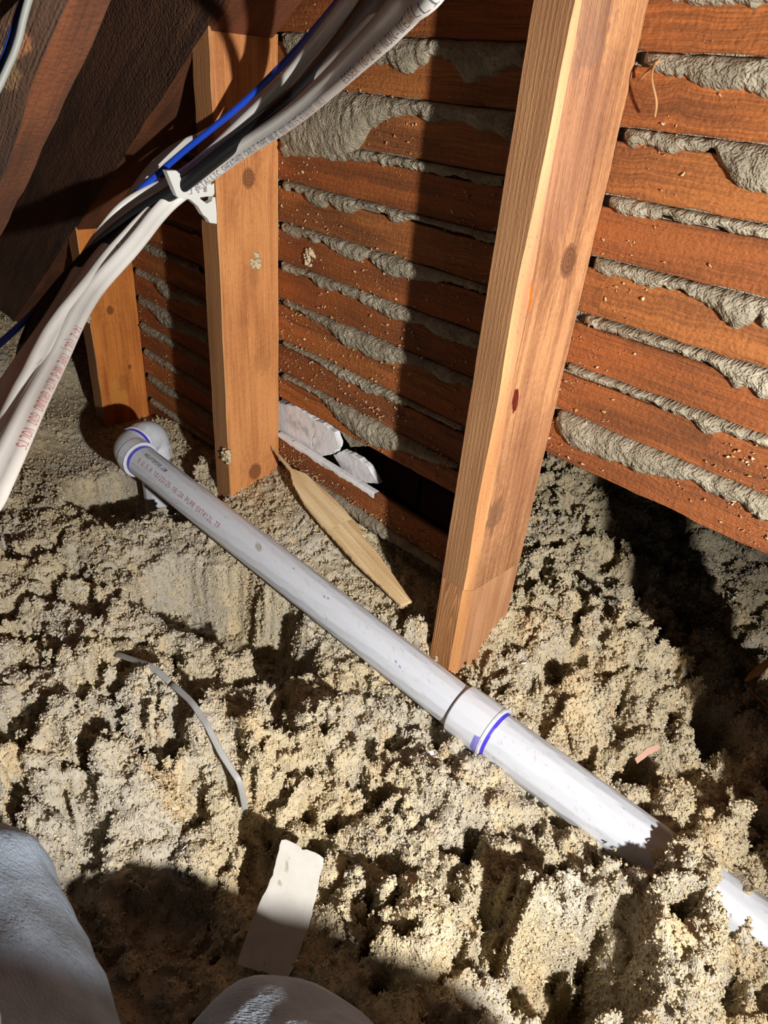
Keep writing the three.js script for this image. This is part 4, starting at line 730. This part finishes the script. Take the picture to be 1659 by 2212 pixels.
{
  const along = (m) => m / pipeLen * 2048, round = (deg) => deg / 360 * 512, hsc = 512 / (2 * Math.PI * PIPE_R1);   // pixels per metre
  const skin = pipeSkin(3, (g) => {
    const text = (str, s0, s1, deg0, deg1, h, color, font, slant) => { g.save(); g.translate(along(s0), round(deg0)); g.rotate(Math.atan2(round(deg1) - round(deg0), along(s1) - along(s0))); g.font = font; g.fillStyle = color; const w = g.measureText(str).width, k = (along(s1) - along(s0)) / w; g.transform(1, 0, slant, 1, 0, 0); g.scale(k, h * hsc / 100); g.textBaseline = 'alphabetic'; g.fillText(str, 0, 0); g.restore(); };
    text('IN U.S.A 10/23/25 16:24 PLPR EXT#12L TF', -0.006, 0.196, 142, 152, 0.0085, 'rgba(138,42,46,0.92)', '120px monospace', 0);
    text('CHARLOTTEPIPE.COM', -0.008, 0.055, 108, 112, 0.0065, 'rgba(22,24,44,0.95)', 'bold 120px monospace', -0.35);
    g.strokeStyle = 'rgba(110,92,70,0.5)'; g.lineWidth = 2; for (let i = 0; i < 3; i++) { g.beginPath(); g.ellipse(along(0.262 + i * 0.004), round(112 + i * 5), 14 - i * 2, 8, 0.5, 0, 6); g.stroke(); }
    g.fillStyle = 'rgba(120,102,78,0.28)'; g.beginPath(); g.ellipse(along(0.266), round(118), 22, 14, 0.3, 0, 7); g.fill();
    g.fillStyle = 'rgba(90,84,170,0.45)'; for (const [s, a] of [[0.39, 112], [0.385, 115], [0.505, 135], [0.512, 139]]) { g.beginPath(); g.ellipse(along(s), round(a), 7, 4, 0.4, 0, 7); g.fill(); }
  });
  const t = thing('drain_pipe', 'long white plastic pipe with red and black print between elbow and coupling', 'pipe');
  mesh('pipe_wall', tubeAlong(PIPE_A, PIPE_B, PIPE_R1, { from: -0.06, to: 0.995 }), new THREE.MeshPhysicalMaterial({ map: skin, roughness: 0.36, clearcoat: 0.12, clearcoatRoughness: 0.35 }), t);
  mesh('primer_band', lathe([[-0.022, PIPE_R1 + 0.0001], [-0.0215, PIPE_R1 + 0.0004], [-0.0155, PIPE_R1 + 0.0004], [-0.015, PIPE_R1]], PIPE_A, pipeDir), primer, t).userData.label = 'purple primer band';
  const t2 = thing('drain_pipe', 'lower white plastic pipe leaving the coupling and dipping under a clump of insulation', 'pipe');
  mesh('pipe_wall', tubeAlong(PIPE_B, PIPE_C.clone().addScaledVector(pipeDir2, 0.16), PIPE_R2, { from: 0.005 }), new THREE.MeshPhysicalMaterial({ map: pipeSkin(11), roughness: 0.36, clearcoat: 0.12, clearcoatRoughness: 0.35 }), t2);
  // coupling
  const c = thing('pipe_coupling', 'short white coupling joining the two pipes, with a purple primer ring', 'pipe coupling');
  const o = PIPE_A.clone().addScaledVector(pipeDir, 0.584), cd = pipeDir.clone().lerp(pipeDir2, 0.5).normalize(), rc = PIPE_R2 + 0.0026;
  mesh('sleeve', lathe([[0, PIPE_R1], [0, rc - 0.0012], [0.0012, rc - 0.0004], [0.02, rc], [0.0405, rc + 0.0006], [0.0415, rc + 0.0014], [0.044, rc + 0.0014], [0.0446, rc + 0.0006], [0.0446, PIPE_R2]], o, cd), pvcFitting, c);
  mesh('primer_ring', lathe([[0.0446, PIPE_R2 + 0.0008], [0.0452, PIPE_R2 + 0.0009], [0.0476, PIPE_R2 + 0.0004], [0.0482, PIPE_R2]], o, cd), primer, c).userData.label = 'purple primer ring';
  const sm = lathe([[0.0345, rc + 0.0004], [0.0385, rc + 0.0009], [0.0412, rc + 0.0009]], o, cd, 160); { const keep = [], P = sm.attributes.position; const e2 = cd.clone().cross(V(0, 1, 0).cross(cd).normalize()); for (let i = 0; i < P.count; i += 3) { const m = V((P.getX(i) + P.getX(i + 1) + P.getX(i + 2)) / 3, (P.getY(i) + P.getY(i + 1) + P.getY(i + 2)) / 3, (P.getZ(i) + P.getZ(i + 1) + P.getZ(i + 2)) / 3).sub(o); const a = Math.atan2(m.dot(e2), -m.dot(V(0, 0, 1))); const al = m.dot(cd); const ang = a < 0 ? a + 6.283 : a; if (ang > 2.55 + (0.042 - al) * 20 * noise2(ang * 6, 1, 3) && ang < 3.5 - (0.042 - al) * 30) keep.push(i); } const q = [], un = []; for (const i of keep) for (let k = 0; k < 3; k++) q.push(P.getX(i + k), P.getY(i + k), P.getZ(i + k)); const gg = new THREE.BufferGeometry(); gg.setAttribute('position', new THREE.Float32BufferAttribute(q, 3)); gg.computeVertexNormals(); if (q.length) mesh('primer_smear', gg, primerPale, c).userData.label = 'pale purple primer smear'; }
}
// elbows and the riser
{
  const turn = V(-0.45, 0.05, -0.89).normalize(), down = V(0.02, -1, 0.0).normalize(), r = PIPE_R1;
  const hubR = r + 0.0042;
  function bendGeo(p0, d0, d1, reach, rad0, n = 26) {           // an elbow body: a pipe bent from direction d0 to d1
    const corner = p0.clone().addScaledVector(d0, reach), p2 = corner.clone().addScaledVector(d1, reach), curve = new THREE.QuadraticBezierCurve3(p0, corner, p2);
    const up = d0.clone().cross(d1).normalize(), g = []; const prof = (t) => rad0 * (1 + 0.0 * t);
    const sw = sweep(curve, n, rad0, rad0, up, { sides: 40 }); return [sw, corner, p2];
  }
  const lip1 = PIPE_A.clone().addScaledVector(pipeDir, -0.021), inDir = pipeDir.clone().negate();
  const hub = (at, dir, len, parent, name = 'hub') => mesh(name, lathe([[0, r + 0.0002], [0, hubR - 0.0002], [0.0008, hubR + 0.0006], [0.0028, hubR + 0.0006], [0.0036, hubR], [len, hubR - 0.0004], [len + 0.003, r + 0.001]], at, dir), pvcFitting, parent);
  const e1 = thing('pipe_elbow', 'white elbow glued to the upper end of the long pipe', 'pipe elbow');
  hub(lip1, inDir, 0.019, e1);
  const p0 = lip1.clone().addScaledVector(inDir, 0.016), [body1, c1, q1] = bendGeo(p0, inDir, turn, 0.019, r + 0.0026);
  mesh('bend', body1, pvcFitting, e1);
  const e2 = thing('pipe_elbow', 'white elbow turning down into the riser in front of the narrow stud', 'pipe elbow');
  const lip2 = q1.clone().addScaledVector(turn, 0.002);
  mesh('spigot', lathe([[-0.004, r + 0.0015], [0.014, r + 0.0012]], q1, turn), pvcFitting, e1);
  mesh('primer_ring', lathe([[-0.0055, r + 0.0016], [-0.005, r + 0.0029], [-0.0006, r + 0.0031], [0.0004, r + 0.0028]], lip2, turn), primer, e2).userData.label = 'purple primer ring';
  hub(lip2, turn, 0.018, e2);
  const p1 = lip2.clone().addScaledVector(turn, 0.016), [body2, c2, q2] = bendGeo(p1, turn, down, 0.021, r + 0.0026);
  mesh('bend', body2, pvcFitting, e2);
  hub(q2.clone().addScaledVector(down, 0.018), down.clone().negate(), 0.018, e2);
  const nub = lump(0.0042, 2, 3, 0.1); nub.translate(c2.x + 0.024, c2.y - 0.012, c2.z + 0.0); 
  const riser = thing('riser_pipe', 'white upright pipe below the elbows, going down into the insulation', 'pipe');
  mesh('pipe_wall', tubeAlong(q2.clone().addScaledVector(down, 0.012), q2.clone().addScaledVector(down, 0.2), r), pvcFitting, riser);
}
// ---------------------------------------------------------------- cables
const FACE = (c) => V(0.06, 0.8, 0.62).sub(c).normalize();             // the flat sides of the cables turn towards the open middle of the attic
function cableSkin(print) {
  const W = 2048, H = 128, cv = document.createElement('canvas'); cv.width = W; cv.height = H; const g = cv.getContext('2d');
  g.fillStyle = '#e9e7e1'; g.fillRect(0, 0, W, H); const R = rng(8); for (let i = 0; i < 260; i++) { g.fillStyle = `rgba(120,108,90,${0.03 + R() * 0.08})`; g.fillRect(R() * W, R() * H, 4 + R() * 30, 1 + R() * 2); }
  print(g, W, H); const src = g.getImageData(0, 0, W, H).data;
  return paint(H, W, (u, v) => { const x = Math.min(W - 1, Math.floor(v * W)), y = Math.min(H - 1, Math.floor(u * H)), k = (y * W + x) * 4; return [src[k], src[k + 1], src[k + 2]]; });
}
const plainJacket = new THREE.MeshPhysicalMaterial({ map: cableSkin(() => {}), roughness: 0.38, clearcoat: 0.1 });
const smoothPath = (p) => p.map((q, i) => i && i < p.length - 1 ? q.map((x, k) => 0.5 * x + 0.25 * (p[i - 1][k] + p[i + 1][k])) : q);
const runUv = (g, r) => { if (r) { const u = g.attributes.uv; for (let i = 0; i < u.count; i++) u.setY(i, (u.getY(i) - r[0]) / (r[1] - r[0])); } return g; };
function cable(name, label, pts, a, b, mat, { power = 2.4, twist = null, groove = 0, run = null, group = 'cables bundled through the clip' } = {}) {
  const curve = spline(smoothPath(pts)), m = mesh(name, runUv(sweep(curve, 360, a, b, FACE, { sides: 26, power, twist, groove }), run), mat); tag(m, label, 'cable', group); return curve;
}
const arcAt = (pts, i) => { const c = spline(smoothPath(pts)); return c.getUtoTmapping ? (() => { const L = c.getLengths(400); const t = i / (pts.length - 1), k = t * 400, f = Math.floor(k); return lerp(L[f], L[Math.min(400, f + 1)], k - f) / L[400]; })() : 0; };
const P = {};                                                   // the measured run plus what hangs on past the picture: up to the rafters, and down to the insulation
Object.entries(CABLE_PATHS).forEach(([n, pts], i) => {
  const h = V(...pts[0]), t = V(...pts[pts.length - 1]), hd = h.clone().sub(V(...pts[2])).normalize(), td = t.clone().sub(V(...pts[pts.length - 3])).normalize(), s = i * 0.012, far = n === 'blue';
  const h1 = h.clone().addScaledVector(hd, 0.09), t1 = t.clone().addScaledVector(td, far ? 0.03 : 0.08), t2 = t1.clone().addScaledVector(td, far ? 0.12 : 0.14).setY(far ? t1.y - 0.03 : 0.205 + s * 0.3);
  P[n] = [[h1.x + 0.20, h1.y + 0.32, h1.z + s], h1.toArray(), ...pts, t1.toArray(), t2.toArray()];
});
const shadedWhiteJacket = stdMat({ color: new THREE.Color('#7b7d78'), roughness: 0.6 }), shadedBlueJacket = stdMat({ color: new THREE.Color('#1d418f'), roughness: 0.5 });  // white and blue side wires, darkened: their shade is put into the colour
const write = (g, str, u0, u1, y, h, color, flip = false) => { g.save(); g.translate((flip ? u0 : u1) * 2048, y); if (!flip) g.rotate(Math.PI); g.font = '100px monospace'; g.fillStyle = color; const w = g.measureText(str).width; g.scale((u1 - u0) * 2048 / w, h / 100); g.textBaseline = 'middle'; g.fillText(str, 0, 0); g.restore(); };
const span = (n) => [arcAt(P[n], 2), arcAt(P[n], P[n].length - 3)], at = (n, i) => { const [a, b] = span(n); return (arcAt(P[n], i + 2) - a) / (b - a); };
const printJacket = new THREE.MeshPhysicalMaterial({ map: cableSkin((g) => {
  write(g, 'ESSEX 10-2 G NON-METALLIC', at('white_print', 0), at('white_print', 4.1), 50, 24, 'rgba(66,66,86,0.9)');
  write(g, 'METALLIC SHEATHED CABLE TYPE NM-B 600 VOLTS E100101 (UL)', at('white_print', 5), at('white_print', 11.4), 50, 24, 'rgba(66,66,86,0.9)');
  write(g, '14-2 (UL) TYPE NM-B WITH GROUND 600 VOLTS', at('white_print', 21.5), at('white_print', 27.8), 52, 26, 'rgba(196,86,84,0.85)', true);
}), roughness: 0.38, clearcoat: 0.1 });
const fatJacket = new THREE.MeshPhysicalMaterial({ map: cableSkin((g) => { write(g, 'E-018193 CU', at('white_fat', 13.6), at('white_fat', 16.0), 64, 22, 'rgba(80,80,88,0.85)'); g.fillStyle = 'rgba(120,116,112,0.4)'; for (let i = 0; i < 60; i++) g.fillRect((0.78 + 0.2 * i / 60) * 2048, 60 + (i % 3), 6, 2); }), roughness: 0.38, clearcoat: 0.1 });
cable('data_cable', 'thin blue cable crossing behind the bundle of white cables', P.blue, 0.0034, 0.0034, blueJacket, { power: 2, group: null });
cable('power_cable', 'white cable arching behind the blue cable above the clip', P.white_back, 0.0058, 0.0035, plainJacket, { twist: (t) => 0.3 * Math.sin(t * 9), groove: 0.2 });
cable('power_cable', 'uppermost white cable of the bundle, beside the black one', P.white_upper, 0.0070, 0.0050, plainJacket, { twist: (t) => 0.35 * Math.sin(t * 11 + 1), groove: 0.2 });
cable('power_cable', 'shaded white cable tucked between the upper white cable and the black cable', P.grey, 0.0068, 0.0044, plainJacket, { twist: (t) => 0.5 * Math.sin(t * 6), groove: 0.2 });
cable('power_cable', 'thick black cable in the white bundle', P.black, 0.0080, 0.0070, blackJacket, { power: 2, group: null });
cable('power_cable', 'widest white cable, along the lower edge of the bundle, with printed lettering', P.white_print, 0.0092, 0.0050, printJacket, { groove: 0.3, run: span('white_print') });
cable('power_cable', 'white cable under the black one below the clip, with small grey lettering', P.white_fat, 0.0082, 0.0048, fatJacket, { twist: (t) => 0.25 * Math.sin(t * 8), groove: 0.3, run: span('white_fat') });
for (const [n, nm, lab, m, r] of [['blue', 'data_cable', 'blue wire hanging beside the bark-edged rafter', shadedBlueJacket, 0.0020], ['white', 'data_cable', 'white wire with shade put into its grey colour, hanging beside the bark-edged rafter', shadedWhiteJacket, 0.0018]]) cable(nm, lab, SIDE_WIRES[n], r, r, m, { power: 2, group: null });

// ---------------------------------------------------------------- clip on the stud
{
  const t = thing('cable_clip', 'white plastic cable stacker clip nailed to the middle stud', 'cable clip'); t.position.set(-0.785, 0.6, 0.0889);
  const s = new THREE.Shape(CLIP_PROFILE.map(([z, y]) => new THREE.Vector2(z - 0.0889 + 0.003, y - 0.6))), g = new THREE.ExtrudeGeometry(s, { depth: 0.009, bevelEnabled: true, bevelSize: 0.0004, bevelThickness: 0.0004, bevelSegments: 1 });
  g.rotateY(-Math.PI / 2); g.translate(0.011, 0, 0); mesh('body', g, nylon, t);
  const head = lathe([[-0.012, 0.0016], [0, 0.0016], [0, 0.0042], [0.001, 0.0042], [0.0018, 0.002], [0.0018, 0]], V(0.0065, 0.001, 0.0155), V(0.1, -0.5, 0.85).normalize(), 24); mesh('nail', head, steel, t).userData.label = 'steel nail head';
}
// ---------------------------------------------------------------- things lying on the insulation
function slab(name, label, category, group, outline, thick, mat, lift = 0.003, wob = 0.0006) {   // outline [[x, y, z], ...] in order
  const t = thing(name, label, category, group), c = V(0, 0, 0); outline.forEach((q) => c.add(V(...q))); c.divideScalar(outline.length);
  let n = V(0, 0, 0); outline.forEach((q, i) => { const r = outline[(i + 1) % outline.length]; n.add(V(...q).sub(c).cross(V(...r).sub(c))); }); n.normalize(); if (n.y < 0) n.negate();
  let far = null, fd = 0; outline.forEach((q) => outline.forEach((r) => { const d = V(...q).distanceTo(V(...r)); if (d > fd) { fd = d; far = V(...r).sub(V(...q)).normalize(); } }));
  const L = far.clone().addScaledVector(n, -far.dot(n)).normalize(), W = L.clone().cross(n);
  const pts = outline.map((q) => { const d = V(...q).sub(c); return new THREE.Vector2(d.dot(W), d.dot(L)); });
  if (THREE.ShapeUtils.area(pts) < 0) pts.reverse();
  const dense = []; pts.forEach((p, i) => { const q = pts[(i + 1) % pts.length], k = Math.max(1, Math.round(p.distanceTo(q) / 0.004)); for (let j = 0; j < k; j++) dense.push(new THREE.Vector2(lerp(p.x, q.x, j / k) + (hash(i, j, 3) - 0.5) * wob, lerp(p.y, q.y, j / k) + (hash(i, j, 4) - 0.5) * wob)); });
  const g = new THREE.ExtrudeGeometry(new THREE.Shape(dense), { depth: thick, bevelEnabled: true, bevelSize: 0.0003, bevelThickness: 0.0003, bevelSegments: 1, curveSegments: 1 });
  const m = new THREE.Matrix4().makeBasis(W, L, n); g.applyMatrix4(m); t.position.copy(c).addScaledVector(n, lift); return [t, g, mat];
}
{
  const shimMat = stdMat({ ...woodMaps({ w: 0.06, l: 0.4, pw: 256, ph: 1024, seed: 401, light: [226, 198, 152], dark: [190, 150, 102], rings: 5, wander: 0.25, contrast: 0.4, fuzz: 0.7, stain: 0.5 }), bumpScale: 0.0008, roughness: 0.85 });
  const shapeA = [[-0.7674, 0.2566, 0.0167], [-0.7627, 0.2560, 0.0158], [-0.7078, 0.2470, 0.0224], [-0.6872, 0.2450, 0.0135], [-0.6286, 0.2361, 0.0144], [-0.5941, 0.2306, 0.0169], [-0.5412, 0.2215, 0.0266], [-0.5439, 0.2215, 0.0301], [-0.5170, 0.2172, 0.0325], [-0.4880, 0.2120, 0.0400], [-0.4522, 0.2056, 0.0482], [-0.4344, 0.2024, 0.0532], [-0.4222, 0.2003, 0.0553], [-0.4264, 0.1992, 0.0698], [-0.4643, 0.2050, 0.0684], [-0.5128, 0.2123, 0.0681], [-0.5536, 0.2190, 0.0636], [-0.5962, 0.2258, 0.0600], [-0.6402, 0.2332, 0.0535], [-0.6812, 0.2408, 0.0410], [-0.7073, 0.2464, 0.0270]];
  const [t, g, m] = slab('wood_shim', 'long pale split wood shim lying on the insulation against the lath wall', 'wood scrap', null, shapeA, 0.004, shimMat, 0.003, 0.0006); mesh('timber', g, m, t);
}
{
  const cardMat = stdMat({ map: fit(paint(256, 512, (u, v) => { let c = mix3([205, 203, 198], [186, 182, 172], fbm2(u * 6, v * 12, 3, 3)); const q = (fbm2(u * 14, v * 26, 8, 3) - 0.5) * 0.05, d = Math.min(Math.hypot((u - 0.6) * 0.45, v - 0.36) + 0.012, Math.hypot((u - 0.5) * 0.7, (v - 0.27) * 0.6)) + q; c = mix3(c, [132, 112, 88], (1 - smooth(0.012, 0.034, d)) * 0.55); if (noise2(u * 120, v * 200, 9) > 0.93) c = mix3(c, [150, 136, 110], 0.5); return c; }), 0.06, 0.13, 0.5, 0.5), roughness: 0.9 });
  const [t, g, m] = slab('cardboard_strip', 'pale torn strip of board lying half in shadow near the knee', 'board scrap', null, [[-0.2769, 0.1976, 0.3605], [-0.2714, 0.1979, 0.3559], [-0.2664, 0.1972, 0.3538], [-0.2596, 0.1959, 0.3517], [-0.2543, 0.1960, 0.3475], [-0.2427, 0.1942, 0.3429], [-0.2365, 0.1881, 0.3517], [-0.2291, 0.1814, 0.3609], [-0.2166, 0.1683, 0.3806], [-0.2075, 0.1570, 0.3986], [-0.2045, 0.1514, 0.4089], [-0.2064, 0.1506, 0.4120], [-0.2120, 0.1519, 0.4132], [-0.2244, 0.1521, 0.4218], [-0.2391, 0.1528, 0.4313], [-0.2476, 0.1623, 0.4165], [-0.2550, 0.1723, 0.4000], [-0.2638, 0.1845, 0.3797]], 0.0018, cardMat, 0.002, 0.0012); mesh('board', g, m, t);
}
{
  const m = stdMat({ color: new THREE.Color('#9c9c9a'), roughness: 0.5 });
  const t = thing('wire_scrap', 'thin grey strip of plastic lying in two showing lengths on the insulation', 'plastic strip');
  const high = (x, z) => { let y = 0; for (const dx of [-0.006, 0, 0.006]) for (const dz of [-0.006, 0, 0.006]) y = Math.max(y, groundY(x + dx, z + dz)); return y; };
  for (const pts of [[[-0.568, 0.367], [-0.532, 0.360], [-0.501, 0.355], [-0.478, 0.3515]], [[-0.474, 0.351], [-0.445, 0.350], [-0.417, 0.351], [-0.382, 0.353], [-0.348, 0.351]]]) {
    const dense = []; for (let i = 0; i < pts.length - 1; i++) for (let k = 0; k < 4; k++) dense.push([lerp(pts[i][0], pts[i + 1][0], k / 4), lerp(pts[i][1], pts[i + 1][1], k / 4)]); dense.push(pts[pts.length - 1]);
    let ys = dense.map(([x, z]) => high(x, z)); for (let r = 0; r < 40; r++) ys = ys.map((y, i) => Math.max(high(...dense[i]) - 0.001, i && i < ys.length - 1 ? (ys[i - 1] + ys[i + 1]) / 2 : y));
    ys = ys.map((y, i) => i ? y : y - 0.001);
    mesh('strip', sweep(spline(dense.map(([x, z], i) => [x, ys[i] + 0.001, z])), 40, 0.0030, 0.0010, V(0.3, 0.9, 0.3).normalize(), { sides: 12, power: 3.5 }), m, t);
  }
}
{
  // twig caught at the top of the widest stud, splinters and small scraps
  const twig = stdMat({ color: new THREE.Color('#b58a5e'), roughness: 0.8 });
  const tw = mesh('twig', mergeGeometries([sweep(spline([[-0.3005, 0.777, 0.003], [-0.292, 0.765, 0.020], [-0.283, 0.750, 0.021], [-0.285, 0.741, 0.014]]), 24, 0.0009, 0.0009, V(0, 0, 1), { sides: 7 }), sweep(spline([[-0.308, 0.764, 0.006], [-0.300, 0.7695, 0.012], [-0.297, 0.776, 0.006]]), 12, 0.0012, 0.0009, V(0, 0, 1), { sides: 7 })]), twig);
  tag(tw, 'bent brown twig caught on the lath beside the widest stud', 'twig');
  const chip = slab('wood_chip', 'pale wood splinter at the right edge, sticking out of the insulation', 'wood scrap', null, [[-0.0857, 0.2150, -0.1302], [-0.0847, 0.2200, -0.1469], [-0.0784, 0.2280, -0.1729], [-0.0743, 0.2260, -0.1639], [-0.0766, 0.2200, -0.1458], [-0.0828, 0.2130, -0.1313]], 0.003, paleWood, 0.004); mesh('timber', chip[1], chip[2], chip[0]);
  const sp = mesh('splinter', sweep(spline([[-0.0777, 0.2140, -0.1253], [-0.0655, 0.2120, -0.1220], [-0.0512, 0.2100, -0.1176]]), 10, 0.0011, 0.0006, V(0, 1, 0), { sides: 6 }), orangeWood); tag(sp, 'thin orange splinter at the right edge, on the insulation', 'splinter');
  const curl = mesh('plastic_scrap', sweep(spline([[-0.267, groundY(-0.267, 0.205) + 0.004, 0.207], [-0.260, groundY(-0.26, 0.202) + 0.006, 0.203], [-0.254, groundY(-0.254, 0.196) + 0.008, 0.196]]), 10, 0.0026, 0.0005, V(0, 1, 0.4).normalize(), { sides: 8 }), stdMat({ color: new THREE.Color('#f2f3f6'), roughness: 0.4 })); tag(curl, 'tiny white curl of plastic left of the coupling', 'plastic scrap');
  const pk = slab('paper_scrap', 'small pinkish scrap of paper right of the lower pipe', 'paper scrap', null, [[-0.1150, 0.2140, 0.0619], [-0.1131, 0.2160, 0.0436], [-0.1072, 0.2180, 0.0305], [-0.1049, 0.2160, 0.0356], [-0.1088, 0.2140, 0.0478], [-0.1115, 0.2120, 0.0635]], 0.0005, stdMat({ color: new THREE.Color('#c9a08c'), roughness: 0.9 }), 0.002); mesh('paper', pk[1], pk[2], pk[0]);
}
// small tufts of the insulation stuck to the timber
{
  const tone = new THREE.MeshStandardMaterial({ color: new THREE.Color('#c9b896'), roughness: 1 });
  const tuft = (label, x, y, z, r, seed, flat) => {
    const R = rng(seed), parts = []; for (let i = 0; i < 26; i++) { const g = lump(r * (0.16 + 0.22 * R()), 1, seed + i, 0.9); const a = R() * 6.28, q = r * Math.sqrt(R()), d = r * 0.3 * R(); flat === 'x' ? g.translate(d, Math.sin(a) * q * 1.3, Math.cos(a) * q * 0.8) : g.translate(Math.cos(a) * q, Math.sin(a) * q * 1.2, d); parts.push(g); }
    const m = mesh('insulation_tuft', mergeGeometries(parts), tone); m.position.set(x, y, z); tag(m, label, 'insulation');
  };
  tuft('small tan insulation tuft stuck on the side of the clip-bearing stud', X_M + STUD_W, 0.535, 0.0376, 0.008, 3, 'x');
  tuft('insulation tuft clinging to the front of the narrow stud under the cables', -1.209, 0.355, STUD_D, 0.011, 7, 'z');
  tuft('insulation tuft at the foot of the clip-bearing stud, on its front edge', -0.775, 0.266, STUD_D, 0.010, 11, 'z');
  tuft('insulation tuft on the bare lath right of the clip-bearing stud', -0.705, 0.5513, 0.0, 0.009, 17, 'z');
}
// ---------------------------------------------------------------- the person: trousered legs, knees forward
{
  const clothMap = paint(512, 512, (u, v) => { const w = noise2(u * 60, v * 260, 31, 60, 260), t = fbm2(u * 9, v * 9, 5, 4, 9, 9), s = noise2(u * 200, v * 200, 6, 200, 200); let c = mix3([176, 192, 210], [138, 153, 172], clamp(t * 0.9 + w * 0.2 - 0.15, 0, 1)); return mix3(c, [176, 182, 188], s > 0.8 ? 0.35 : 0); });
  const cloth = stdMat({ map: fit(clothMap, 0.14, 0.14), bumpMap: fit(paint(512, 512, (u, v) => 0.5 * noise2(u * 80, v * 250, 4, 80, 250) + 0.5 * fbm2(u * 40, v * 40, 8, 3, 40, 40), false), 0.14, 0.14), bumpScale: 0.0007, roughness: 0.95 });
  const J = { kr: V(-0.1174, 0.2500, 0.4856), kl: V(-0.3329, 0.2512, 0.5867), hr: V(0.17, 0.40, 0.485), hl: V(0.13, 0.36, 0.63), ar: V(0.17, 0.17, 0.44), al: V(-0.03, 0.18, 0.62), pelvis: V(0.2, 0.40, 0.585), waist: V(0.2, 0.485, 0.605) };  // unseen hips and waist are shaped to shade the ground and left leg
  const bones = [[J.kr, J.hr, 0.066, 0.09], [J.pelvis, J.waist, 0.13, 0.13], [J.kl, J.hl, 0.068, 0.09], [J.kr, J.ar, 0.062, 0.045], [J.kl, J.al, 0.064, 0.045], [J.hr, J.pelvis, 0.09, 0.10], [J.hl, J.pelvis, 0.09, 0.10]];
  const lo = V(-0.46, 0.05, 0.28), size = 0.84, N = 100, mc = new MarchingCubes(N, cloth, false, false, 200000);
  for (let k = 0; k < N; k++) for (let j = 0; j < N; j++) for (let i = 0; i < N; i++) {
    const p = V(lo.x + i / N * size, lo.y + j / N * size, lo.z + k / N * size); let d = 9;
    for (const [a, b, ra, rb] of bones) { const ab = b.clone().sub(a), t = clamp(p.clone().sub(a).dot(ab) / ab.lengthSq(), 0, 1), e = p.distanceTo(a.clone().addScaledVector(ab, t)) - lerp(ra, rb, t), h = Math.max(0.02 - Math.abs(d - e), 0) / 0.02; d = Math.min(d, e) - h * h * 0.02 * 0.25; }
    d += Math.sin((p.x * 0.7 + p.z * 0.5) * 70 + fbm3(p.x * 14, p.y * 14, p.z * 14, 2) * 9) * 0.0022 + (fbm3(p.x * 30, p.y * 30, p.z * 30, 2) - 0.5) * 0.008;
    mc.field[k * N * N + j * N + i] = -d;
  }
  mc.isolation = 0; mc.update();
  const cnt = mc.count, pos = new Float32Array(cnt * 3), uv = new Float32Array(cnt * 2);
  for (let i = 0; i < cnt; i++) { const x = lo.x + (mc.positionArray[i * 3] + 1) / 2 * size, y = lo.y + (mc.positionArray[i * 3 + 1] + 1) / 2 * size, z = lo.z + (mc.positionArray[i * 3 + 2] + 1) / 2 * size; pos[i * 3] = x; pos[i * 3 + 1] = y; pos[i * 3 + 2] = z; uv[i * 2] = x + y * 0.4; uv[i * 2 + 1] = z + y * 0.8; }
  let g = new THREE.BufferGeometry(); g.setAttribute('position', new THREE.BufferAttribute(pos, 3)); g.setAttribute('uv', new THREE.BufferAttribute(uv, 2)); g = mergeVertices(g, 1e-5); g.computeVertexNormals();
  const t = thing('person', 'person kneeling at the bottom edge in dusty pale blue trousers, only knees and thighs showing', 'person');
  mesh('body', g, cloth, t);
}
// ---------------------------------------------------------------- the work lamp
{
  const t = thing('work_lamp', 'round work lamp on a short arm from the stud beyond the right edge', 'lamp'); t.position.copy(LAMP);
  const d = LAMP_AIM.clone().sub(LAMP).normalize(), z = V(0, 0, 0), shell = stdMat({ color: new THREE.Color('#24262a'), roughness: 0.5 });
  mesh('housing', lathe([[-0.05, 0], [-0.05, 0.022], [-0.045, 0.026], [-0.012, 0.028], [-0.008, 0.027], [-0.008, 0.018]], z, d, 32), shell, t);
  mesh('lens', lathe([[-0.0095, 0], [-0.0085, 0.012], [-0.0095, 0.0185]], z, d, 32), stdMat({ color: 0xffffff, emissive: LAMP_COLOR, emissiveIntensity: 2, roughness: 0.3 }), t);
  const top = roofLine(LAMP.x) - LAMP.y - 0.228 + 0.0;
  mesh('cord', sweep(spline([[0.045, 0.01, 0.012], [0.07, 0.05, 0.0], [0.06, 0.3, -0.06], [0.02, 0.62, -0.095]]), 40, 0.003, 0.003, V(1, 0, 0.2).normalize(), { sides: 8 }), blackJacket, t);
}
renderer.render(scene, camera);
